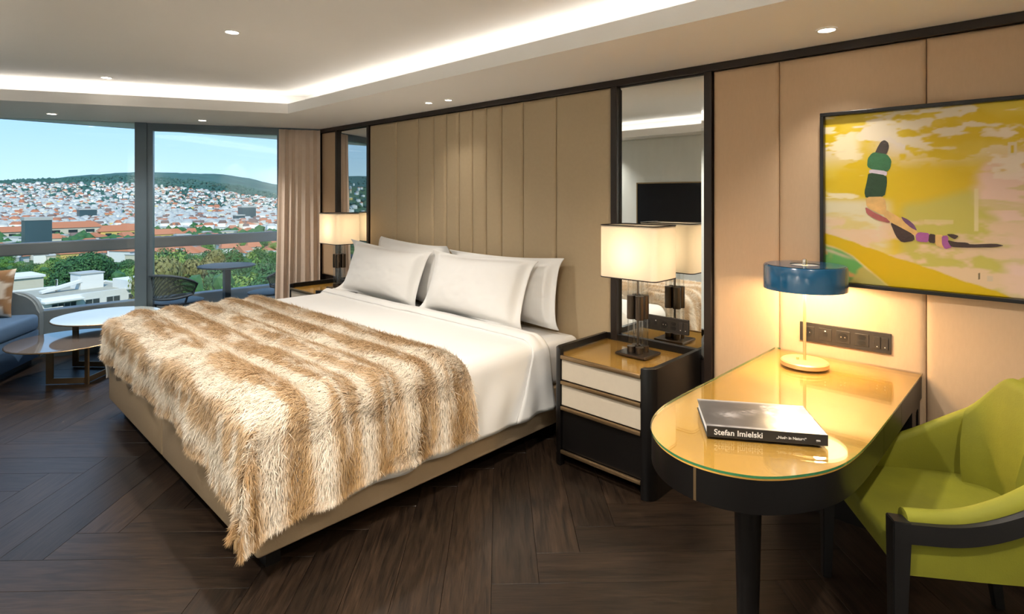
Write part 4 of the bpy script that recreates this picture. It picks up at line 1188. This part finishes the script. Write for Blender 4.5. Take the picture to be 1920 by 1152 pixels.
# ================================================================== coffee tables
def coffee(name_label, cx, cy, z, r, topmat, legs):
    t = thing('coffee_table', name_label, 'coffee table', (cx, cy, 0))
    bm = B(); lathe(bm, [(r-.004, z-.014), (r, z-.010), (r, z-.003), (r-.003, z)], n=64); obj('table_top', bm, topmat, t, smooth=True, auto=35)
    bm = B(); lathe(bm, [(r+.0005, z-.013), (r+.003, z-.011), (r+.003, z-.006), (r+.0005, z-.004)], n=64, caps=False); obj('top_rim', bm, 'brass', t, smooth=True)
    hub = Vector(legs[1])
    for i, l in enumerate(legs):
        p = Vector(l); d = (hub-p).normalized() if i != 1 else Vector((-p.x, -p.y)).normalized(); n = Vector((-d.y, d.x))*.006; w = .026
        bm = B(); prism(bm, [tuple(p-d*w-n), tuple(p+d*w-n), tuple(p+d*w+n), tuple(p-d*w+n)], 0 if i == 1 else .006, z-.0145); obj('leg', bm, 'brass', t)
        if i != 1:
            bm = B(); prism(bm, [tuple(p+d*w-n), tuple(hub-d*.02-n), tuple(hub-d*.02+n), tuple(p+d*w+n)], .006, .050); obj('stretcher', bm, 'brass', t)
    return t
coffee('low round coffee table with dark glossy top in front of the sofa', -5.86, -2.16, .315, .40, 'darkmarble', [(.11, -.13), (.29, .08), (.06, .30)])
coffee('taller round coffee table with pale glossy top beside the window', -6.16, -1.83, .425, .41, 'marble', [(-.03, -.23), (.26, .02), (-.05, .27)])

# ================================================================== TV on the opposite wall
tv = thing('television', 'flat black television on the pale wall, seen in the tall mirror', 'television', (-3.15, YO, 1.0))
obj('screen', box(B(), -3.76, -2.56, YO+.004, YO+.045, .98, 1.655, r=.004), 'tvscreen', tv, world=True)
for a in ((-3.775, -2.545, .965, .98), (-3.775, -2.545, 1.655, 1.67), (-3.775, -3.76, .98, 1.655), (-2.56, -2.545, .98, 1.655)):
    obj('bezel', box(B(), a[0], a[1], YO+.001, YO+.048, a[2], a[3]), 'tvframe', tv, world=True)

# ================================================================== balcony furniture
t = thing('balcony_table', 'round dark pedestal table on the balcony between two mesh chairs', 'table', (-6.60, -.66, -.02))
bm = B(); lathe(bm, [(.27, .735), (.29, .742), (.29, .752), (.285, .756)], n=48); obj('table_top', bm, 'outmetal', t, smooth=True, auto=35)
bm = B(); prism(bm, [(-.04, -.03), (.04, -.03), (.04, .03), (-.04, .03)], .02, .734); obj('pedestal', bm, 'outmetal', t)
bm = B(); lathe(bm, [(.19, 0), (.19, .012), (.05, .02)], n=40); obj('foot', bm, 'outmetal', t, smooth=True, auto=35)
def balcony_chair(loc, rz, label):
    t = thing('balcony_chair', label, 'chair', loc, rz)
    # facing local +x ; curved back of mesh inside a tube loop
    loop = []; mid = []
    n = 16
    for i in range(n+1):
        a = math.radians(105+150*i/n); loop.append((.27*math.cos(a)-.02, .27*math.sin(a), .74-.10*(abs(i/n-.5)*2)**2.2))
    low = [(.245*math.cos(math.radians(112+136*i/n))-.02, .245*math.sin(math.radians(112+136*i/n)), .50+.035*(abs(i/n-.5)*2)**2) for i in range(n, -1, -1)]
    bf = obj('back_frame', tube(B(), loop+low, .013, 8, closed=True), 'outmetal', t, smooth=True)
    rows = [[Vector(loop[i])*(1-k/6)+Vector(low[n-i])*(k/6) for k in range(7)] for i in range(n+1)]
    bm = B(); gridface(bm, rows); o = obj('mesh_back', bm, 'mesh', t, smooth=True)
    md = o.modifiers.new('t', 'SOLIDIFY'); md.thickness = .004
    bm = B(); lathe(bm, [(.20, .425), (.235, .435), (.235, .447), (.21, .455)], n=36); obj('seat', bm, 'outmetal', t, smooth=True, auto=40)
    for s in (-1, 1):
        obj('leg', tube(B(), [(.15, s*.15, .43), (.20, s*.20, 0)], .012, 8), 'outmetal', t)
        obj('leg', tube(B(), [(-.14, s*.14, .43), (-.21, s*.19, 0)], .012, 8), 'outmetal', t)
        obj('back_support', tube(B(), [(-.13, s*.16, .44), (-.15, s*.20, .53)], .010, 8), 'outmetal', t)
    return t
balcony_chair((-6.49, -1.17, -.02), math.radians(130), 'dark mesh-backed balcony chair nearest the door mullion')
balcony_chair((-6.36, -.28, -.02), math.radians(222), 'dark mesh-backed balcony chair half hidden by the curtain')

# ================================================================== the town outside
KK = np.array([-1.4, -.9, -.4, -.1, .069, .124, .172, .218, .291, .347, .391, .428, .55, .8, 1.2])
KH = np.array([230, 190, 120, 60, 70, 91, 116, 136, 138, 134, 113, 79, 40, 60, 60])
def ground(x, y):
    d = -np.asarray(x, float); k = (np.asarray(y, float)-CAMY)/np.maximum(d, 1)
    base = np.interp(d, [0, 30, 60, 150, 300, 500, 900, 1500, 2000], [-14, -16, -19, -30, -44, -56, -60, -60, -58])
    rid = np.interp(k, KK, KH)
    t = sstep(1500, 3900, d)
    return base*(1-t)+rid*t+(fbm(x*.004+50, y*.004+50)-.5)*8*sstep(200, 900, d)
dd = np.concatenate([np.linspace(12, 400, 30), np.linspace(430, 2000, 40), np.linspace(2050, 3900, 60), np.linspace(4000, 5200, 6)])
kk = np.linspace(-1.4, 1.2, 190)
Dg, Kg = np.meshgrid(dd, kk, indexing='ij'); Xg = -Dg; Yg = CAMY+Kg*Dg; Zg = ground(Xg, Yg)
Zg = np.where(Dg > 3900, Zg-(Dg-3900)*.25, Zg)
def terrain(name, mask_rows, mat, rough=0):
    i0, i1 = mask_rows; X_, Y_, Z_ = Xg[i0:i1], Yg[i0:i1], Zg[i0:i1].copy()
    if rough: Z_ += rough*(np.random.default_rng(3).random(Z_.shape)-.3)
    n1, n2 = X_.shape; idx = np.arange(n1*n2).reshape(n1, n2)
    q = np.stack([idx[:-1, :-1], idx[1:, :-1], idx[1:, 1:], idx[:-1, 1:]], -1).reshape(-1, 4)
    if (i0 == 0) or True: q = q[:, ::-1]
    o = link(name, npmesh(name, np.stack([X_, Y_, Z_], -1).reshape(-1, 3), q), mat, smooth=True); o['kind'] = 'structure'; return o
isplit = int(np.argmin(np.abs(dd-2750)))
terrain('valley_ground', (0, isplit+1), 'terr'); terrain('forest_hill', (isplit, len(dd)), 'forest', 9)

def gz(x, y): return float(ground(np.array([x]), np.array([y]))[0])
def pix(px, d):                     # place on the ground below a bearing at depth d: bearing as lateral ratio
    tt = (px-960)/1056; th_ = math.radians(43.7245); a = (-math.sin(th_)+tt*math.cos(th_), math.cos(th_)+tt*math.sin(th_))
    return (a[0]*d, CAMY+a[1]*d)

# --- trees
def crown_mesh(name, seed, mats, n=1500, pine=False):
    rr = np.random.default_rng(seed); nb = 9 if not pine else 12
    cs = []
    for i in range(nb):
        if pine: z = .25+.7*i/nb; r = .16+.26*(1-i/nb)*(.6+.5*rr.random()); a = rr.random()*2*PI; cs.append((math.cos(a)*.22*(1-i/nb*.6), math.sin(a)*.22*(1-i/nb*.6), z, r, r*.45))
        else: a = rr.random()*2*PI; q = rr.random()**.5*.26; z = .34+.44*rr.random(); r = .17+.12*rr.random(); cs.append((math.cos(a)*q, math.sin(a)*q, z, r, r*.85))
    cs = np.array(cs); pick = rr.integers(0, nb, n); dirs = rr.normal(size=(n, 3)); dirs /= np.linalg.norm(dirs, axis=1, keepdims=True)
    rad = .72+.33*rr.random(n)
    P = cs[pick, :3]+dirs*np.stack([cs[pick, 3], cs[pick, 3], cs[pick, 4]], 1)*rad[:, None]
    s = (.011+.014*rr.random(n))[:, None]
    t1 = np.cross(dirs, rr.normal(size=(n, 3))); t1 /= np.linalg.norm(t1, axis=1, keepdims=True); t2 = np.cross(dirs+.5*rr.normal(size=(n, 3)), t1); t2 /= np.linalg.norm(t2, axis=1, keepdims=True)
    V = np.stack([P-t1*s, P-t2*s*.6, P+t1*s, P+t2*s*.6], 1).reshape(-1, 3); q = np.arange(n*4).reshape(-1, 4)
    me = npmesh(name, V, q); me.materials.append(M[mats]); return me
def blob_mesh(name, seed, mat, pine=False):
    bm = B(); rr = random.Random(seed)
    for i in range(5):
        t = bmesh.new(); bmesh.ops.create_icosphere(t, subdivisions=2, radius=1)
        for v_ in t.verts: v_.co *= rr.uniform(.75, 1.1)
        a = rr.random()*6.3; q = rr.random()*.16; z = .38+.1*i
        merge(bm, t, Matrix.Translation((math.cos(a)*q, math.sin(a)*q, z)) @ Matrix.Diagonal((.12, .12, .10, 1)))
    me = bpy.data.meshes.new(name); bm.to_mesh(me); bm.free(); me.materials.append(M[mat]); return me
TK = []
for i, (mt, pine) in enumerate((('leafA', 0), ('leafB', 0), ('leafC', 0), ('leafD', 1), ('leafA', 0))):
    bm = B(); tube(bm, [(0, 0, 0), (.01, 0, .3), (0, .01, .75)], [.028, .02, .008], 6); tm = bpy.data.meshes.new('trunk'); bm.to_mesh(tm); bm.free(); tm.materials.append(M['bark'])
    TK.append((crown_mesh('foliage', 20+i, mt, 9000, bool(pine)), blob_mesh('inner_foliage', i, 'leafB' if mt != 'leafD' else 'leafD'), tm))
TL = ['bright green leafy tree', 'dark green broad tree', 'yellow-green loose tree', 'olive-brown pine tree', 'mid-green small-leaved tree']
def tree(x, y, h, kind, sink=.0, wide=1.0, zone=0):
    lb = TL[kind]+' '+ZN[zone]
    t = thing('tree', lb, 'tree', (x, y, gz(x, y)-sink), random.random()*6.28, group=lb.replace('tree', 'trees'))
    t.scale = (h*wide, h*wide, h)
    for nm, me in zip(('foliage', 'inner_foliage', 'trunk'), TK[kind]):
        o = bpy.data.objects.new(nm, me); C.objects.link(o); o.parent = t
rt = random.Random(4)
ZN = ('outside the balcony door', 'behind the white flat-roofed building', 'on the slope far down the street, seen in the mirror', 'between the nearest town roofs')
NT = 0
for px, d, k in [(285, 46, 3), (312, 58, 3), (345, 50, 0), (366, 62, 3), (392, 56, 0), (414, 70, 1), (438, 60, 0), (462, 66, 2), (486, 58, 1), (505, 72, 1),
                    (300, 80, 2), (330, 84, 1), (372, 90, 0), (430, 94, 1), (470, 96, 0), (398, 88, 3), (500, 100, 1), (520, 70, 0),
                    (290, 110, 0), (318, 118, 1), (350, 115, 0), (380, 122, 1), (405, 120, 0), (432, 124, 2), (455, 125, 2), (478, 130, 1), (497, 128, 0), (515, 120, 1)]:
    x, y = pix(px, d); g_ = gz(x, y); NT += 1
    topy = rt.uniform(462, 474) if d > 75 else rt.uniform(486, 512)
    h = (1.5-(topy-368)*d/1056)-g_
    tree(x, y, h/.93, k, .3, min(1.0, 8.5/h) if k != 3 else min(.8, 7/h), 0)
for i in range(60):
    px = rt.uniform(-10, 262); d = rt.uniform(150, 330); x, y = pix(px, d); tree(x, y, rt.uniform(9, 14)*(1+.0015*(d-150)), rt.choice((0, 1, 1, 0, 2, 4)), .3, 1.1, 1)
for px, d, h, k in [(160, 175, 22, 1), (150, 185, 21, 1), (175, 190, 22, 1), (90, 150, 13, 1), (75, 150, 12, 1), (105, 155, 14, 1), (60, 140, 11, 0), (45, 140, 10, 0), (85, 128, 8, 2), (100, 122, 8, 2), (240, 170, 16, 0), (225, 190, 17, 0), (250, 150, 14, 1)]:
    x, y = pix(px, d); tree(x, y, h, k, .3, 1.0, 1)
for i in range(34):
    k_ = rt.uniform(-.75, -.1); d = rt.uniform(60, 200); tree(-d, CAMY+k_*d, rt.uniform(12, 18), rt.choice((0, 1, 2)), .3, 1.1, 2)
for i in range(40):
    px = rt.uniform(-10, 520); d = rt.uniform(360, 620); x, y = pix(px, d); tree(x, y, rt.uniform(11, 16), rt.choice((0, 1, 0, 2)), .3, 1.2, 3)

# --- houses
HM = {}
def house_meshes(kind):
    """unit footprint house: walls and gabled / flat roof"""
    if kind in HM: return HM[kind]
    wallm, roofm, flat = kind
    bm = B(); box(bm, -.5, .5, -.5, .5, 0, .7); w = bpy.data.meshes.new('wall'); bmesh.ops.recalc_face_normals(bm, faces=bm.faces); bm.to_mesh(w); bm.free(); w.materials.append(M[wallm])
    bm = B()
    if flat: box(bm, -.53, .53, -.53, .53, .701, .76)
    else:
        v = [bm.verts.new(p) for p in ((-.56, -.56, .68), (.56, -.56, .68), (.56, .56, .68), (-.56, .56, .68), (0, -.40, 1.0), (0, .40, 1.0))]
        for f in ((0, 1, 4), (1, 2, 5, 4), (2, 3, 5), (3, 0, 4, 5), (3, 2, 1, 0)): bm.faces.new([v[i] for i in f])
    bmesh.ops.recalc_face_normals(bm, faces=bm.faces); r_ = bpy.data.meshes.new('roof'); bm.to_mesh(r_); bm.free(); r_.materials.append(M[roofm])
    bm = B()
    for s in (-1, 1):
        for a in (-.3, 0, .3):
            for z in (.15, .42):
                box(bm, s*.503-.003, s*.503+.003, a-.08, a+.08, z, z+.16); box(bm, a-.08, a+.08, s*.503-.003, s*.503+.003, z, z+.16)
    wn = bpy.data.meshes.new('window'); bm.to_mesh(wn); bm.free(); wn.materials.append(M['pane'])
    HM[kind] = (w, r_, wn); return HM[kind]
COLN = dict(hwhite='white', hcream='cream', hyellow='yellow', hgrey='grey', hdark='dark glass', roofred='red tiled roof', roofgrey='grey flat roof', roofbrown='brown roof')
def house(x, y, sx, sy, h, rz, kind, label=None, cat='house', group=None, win=True):
    w, r_, wn = house_meshes(kind)
    sz_ = ('tall ' if h > 14 else '')+('long ' if sx > 19 else 'small ' if sx < 14 else '')
    lb = label or '%s%s town house with %s in the valley' % (sz_, COLN[kind[0]], COLN[kind[1]])
    t = thing('town_house', lb, cat, (x, y, gz(x, y)-1), rz, group or (lb.replace('house', 'houses') if not label else None)); t.scale = (sx, sy, h)
    for nm, me in (('wall', w), ('roof', r_))+((('window', wn),) if win else ()):
        o = bpy.data.objects.new(nm, me); C.objects.link(o); o.parent = t
        if nm == 'window': o['kind'] = 'stuff'
KINDS = [('hwhite', 'roofred', 0), ('hwhite', 'roofbrown', 0), ('hwhite', 'roofgrey', 1), ('hcream', 'roofred', 0), ('hcream', 'roofgrey', 1), ('hgrey', 'roofgrey', 1), ('hyellow', 'roofred', 0)]
rh = random.Random(9)
for i in range(250):
    px = rh.uniform(-15, 525); d = 480+720*rh.random()**1.1; x, y = pix(px, d)
    k = rh.choices(KINDS, (5, 2, 4, 4, 2, 1, 1.2))[0]
    house(x, y, rh.uniform(10, 26), rh.uniform(9, 14), rh.uniform(9, 17), rh.uniform(-.5, .5)+.2, k, win=False)
# named landmarks
def landmark(px, d, sx, sy, h, rz, kind, label, win=False):
    x, y = pix(px, d); house(x, y, sx, sy, h, rz, kind, label, 'building', win=win)
landmark(69, 560, 14, 21, 52, .1, ('hdark', 'roofgrey', 1), 'dark glass office cube standing among red roofs above the handrail')
landmark(163, 1250, 20, 32, 46, .1, ('hdark', 'roofgrey', 1), 'dark square tower block in the middle of the distant town')
landmark(463, 1200, 18, 30, 58, .1, ('hdark', 'roofgrey', 1), 'taller blue-grey tower of the pair near the curtain')
landmark(448, 1150, 14, 18, 34, .1, ('hdark', 'roofgrey', 1), 'shorter blue-grey tower of the pair near the curtain')
landmark(32, 1450, 14, 22, 30, .1, ('hwhite', 'roofgrey', 1), 'white hall with flat roof in the distant town')
landmark(133, 790, 18, 66, 26, .12, ('hcream', 'roofred', 0), 'long cream building with long red roof beside the dark cube', True)
landmark(20, 760, 20, 46, 22, .1, ('hcream', 'roofred', 0), 'broad red-roofed building at the foot of the dark cube', True)
landmark(222, 740, 15, 42, 24, .05, ('hyellow', 'roofred', 0), 'yellow apartment row under a red roof by the mullion', True)
landmark(310, 720, 15, 36, 20, .0, ('hyellow', 'roofred', 0), 'yellow apartment block seen through the balcony door', True)
landmark(342, 700, 12, 16, 20, .0, ('hwhite', 'roofgrey', 1), 'bright white block seen through the balcony door', True)
landmark(52, 250, 12, 13, 8, .2, ('hcream', 'roofred', 0), 'house with wide orange roof among the trees', True)
landmark(30, 262, 10, 12, 6, .2, ('hwhite', 'roofred', 0), 'low orange-roofed house next to the wide-roofed one', True)
landmark(228, 300, 10, 10, 9, .3, ('hwhite', 'roofred', 0), 'small white house with orange roof beside the mullion', True)
landmark(132, 330, 10, 9, 12, .1, ('hwhite', 'roofred', 0), 'narrow white house rising between dark trees', True)
# farther town as one mass of houses
def town(name, N, dmin, dmax, label, seed, size, ktown):
    rr = np.random.default_rng(seed); V = []; Q = []; Tm = []
    px = rr.uniform(-30, 560, N); d = dmin+(dmax-dmin)*rr.random(N)**.9
    extra = rr.random(N) < .12
    th_ = math.radians(43.7245); tt = (px-960)/1056
    x = (-math.sin(th_)+tt*math.cos(th_))*d; y = CAMY+(math.cos(th_)+tt*math.sin(th_))*d
    y = np.where(extra, CAMY+rr.uniform(-1.2, .05, N)*(-x), y)
    z = ground(x, y)-1
    verts = []; quads = []; mats = []; tris = []; tm = []
    for i in range(N):
        sx, sy, h = rr.uniform(*size)/2, rr.uniform(*size)*.75/2, rr.uniform(8, 17)*(.8+.2*size[1]/24); a = rr.uniform(-.6, .6); c, s = math.cos(a), math.sin(a)
        b = len(verts); pts = [(-sx, -sy, 0), (sx, -sy, 0), (sx, sy, 0), (-sx, sy, 0), (-sx, -sy, h), (sx, -sy, h), (sx, sy, h), (-sx, sy, h), (0, -sy*.8, h*1.32), (0, sy*.8, h*1.32)]
        verts += [(x[i]+c*p[0]-s*p[1], y[i]+s*p[0]+c*p[1], z[i]+p[2]) for p in pts]
        wm = rr.choice(4, p=ktown[0]); rm = 4+rr.choice(3, p=ktown[1])
        quads += [[b+j for j in f] for f in ((0, 1, 5, 4), (1, 2, 6, 5), (2, 3, 7, 6), (3, 0, 4, 7), (5, 6, 9, 8), (7, 4, 8, 9))]; mats += [wm]*4+[rm]*2
        tris += [[b+4, b+5, b+8], [b+6, b+7, b+9]]; tm += [rm]*2
    me = npmesh(name, np.array(verts), quads, tris); me.polygons.foreach_set('material_index', np.array(mats+tm, np.int32))
    o = link(name, me, ['hwhite', 'hcream', 'hgrey', 'hyellow', 'roofred', 'roofgrey', 'roofbrown']); o['kind'] = 'stuff'
    tag(o, label, 'houses')
town('town_houses', 2700, 930, 1760, 'dense pale town spread across the valley floor', 1, (9, 24), ([.56, .24, .17, .03], [.17, .65, .18]))
town('hillside_houses', 1500, 1700, 2330, 'scattered white houses climbing the wooded hillside', 2, (8, 18), ([.66, .22, .12, 0], [.18, .52, .30]))
# trees between the houses
def treemass(name, N, dmin, dmax, label, seed, mat):
    rr = np.random.default_rng(seed); px = rr.uniform(-40, 570, N); d = dmin+(dmax-dmin)*rr.random(N)
    th_ = math.radians(43.7245); tt = (px-960)/1056
    x = (-math.sin(th_)+tt*math.cos(th_))*d; y = CAMY+(math.cos(th_)+tt*math.sin(th_))*d
    y = np.where(rr.random(N) < .2, CAMY+rr.uniform(-1.3, .05, N)*(-x), y); z = ground(x, y)
    ico = bmesh.new(); bmesh.ops.create_icosphere(ico, subdivisions=1, radius=1); iv = np.array([v.co[:] for v in ico.verts]); it = np.array([[v.index for v in f.verts] for f in ico.faces]); ico.free()
    r = rr.uniform(4, 8.5, N); V = (iv[None]*(1+.25*rr.normal(size=(N, len(iv), 1)))*np.stack([r, r, r*.95], 1)[:, None, :]+np.stack([x, y, z+r*.7], 1)[:, None, :]).reshape(-1, 3)
    T = (it[None]+(np.arange(N)*len(iv))[:, None, None]).reshape(-1, 3)
    o = link(name, npmesh(name, V, None, T), mat); o['kind'] = 'stuff'; tag(o, label, 'trees')
treemass('valley_trees', 2200, 650, 1700, 'tree crowns scattered between the town houses', 5, 'leafB')
treemass('hillside_trees', 9000, 1450, 2700, 'dark tree crowns between the hillside houses', 6, 'forest')

# --- white flat-roofed building below the balcony
th_ = math.radians(43.7245)
wx, wy = pix(175, 112)
wb = thing('white_building', 'white flat-roofed building with dark windows below the window', 'building', (wx, wy, gz(wx, wy)-1), math.radians(14))
Hb = -17.6-(gz(wx, wy)-1)
# local x points away from us (negative world X) -> facade at local +x
obj('wall', box(B(), -16, 0, -8.5, 9.5, 0, Hb-.6), 'hwhite', wb)
obj('roof', box(B(), -15.6, -.35, -8.1, 9.1, Hb-.6, Hb-.3), 'gravel', wb)
for a in ((-16, 0, -8.5, -8.1), (-16, 0, 9.1, 9.5), (-.35, 0, -8.1, 9.1), (-16, -15.6, -8.1, 9.1)): obj('parapet', box(B(), *a, Hb-.6, Hb), 'hwhite', wb)
for y0_, y1_ in ((-6.9, -2.9), (-1.4, 1.1), (2.3, 4.8), (6.4, 9.0)):
    w_ = obj('window', box(B(), .0, .08, y0_, y1_, Hb-2.6, Hb-1.3), 'hgrey', wb)
    n_ = 2 if y1_-y0_ < 3 else 4
    for k in range(n_): a = y0_+(y1_-y0_)*k/n_; obj('pane', box(B(), .081, .10, a+.08, a+(y1_-y0_)/n_-.08, Hb-2.52, Hb-1.38), 'pane', w_)
ph = obj('penthouse', box(B(), -12, -7.5, 1.0, 5.2, Hb-.3, Hb+2.8), 'hwhite', wb); obj('penthouse_roof', box(B(), -12.2, -7.3, .8, 5.4, Hb+2.8, Hb+3.0), 'roofgrey', ph)
obj('penthouse', box(B(), -5.5, .6, 6.0, 12, Hb-.3, Hb+1.6), 'hwhite', wb)
bm = B(); t_ = bmesh.new(); box(t_, -.6, .6, 0, 7, 0, .5); merge(bm, t_, Matrix.Translation((-8, -5.6, Hb-.2)) @ Matrix.Rotation(math.radians(12), 4, 'X')); obj('roof_duct', bm, 'hwhite', wb)
obj('chimney', lathe(B(), [(.22, Hb-.3), (.22, Hb+2.2)], -9, -2.6, 12), 'chrome', wb)
obj('balcony_canopy', box(B(), .0, 1.6, -8.5, -2.0, Hb-.9, Hb-.6), 'hwhite', wb)
wx, wy = pix(20, 128)
wb2 = thing('low_white_building', 'long low white building behind the sofa, beyond the window', 'building', (wx, wy, gz(wx, wy)-1), math.radians(10)); H2 = -17.0-(gz(wx, wy)-1)
obj('wall', box(B(), -9, 0, -9, 6, 0, H2-.5), 'hcream', wb2); obj('roof', box(B(), -9.3, .4, -9.3, 6.3, H2-.5, H2), 'hwhite', wb2)
wx, wy = pix(104, 100)
wb3 = thing('garden_wall_house', 'small pale annex with pitched roof beside the white building', 'building', (wx, wy, gz(wx, wy)-1), math.radians(14)); H3 = -19.2-(gz(wx, wy)-1)
obj('wall', box(B(), -5, 0, -4, 1.8, 0, H3-1), 'hwhite', wb3)
bm = B(); v = [bm.verts.new(p) for p in ((-5.3, -4.3, H3-1), (.3, -4.3, H3-1), (.3, 2.1, H3-1), (-5.3, 2.1, H3-1), (-2.5, -4.3, H3+.6), (-2.5, 2.1, H3+.6))]
for f in ((0, 1, 4), (1, 2, 5, 4), (2, 3, 5), (3, 0, 4, 5), (3, 2, 1, 0)): bm.faces.new([v[i] for i in f])
obj('roof', bm, 'hcream', wb3)
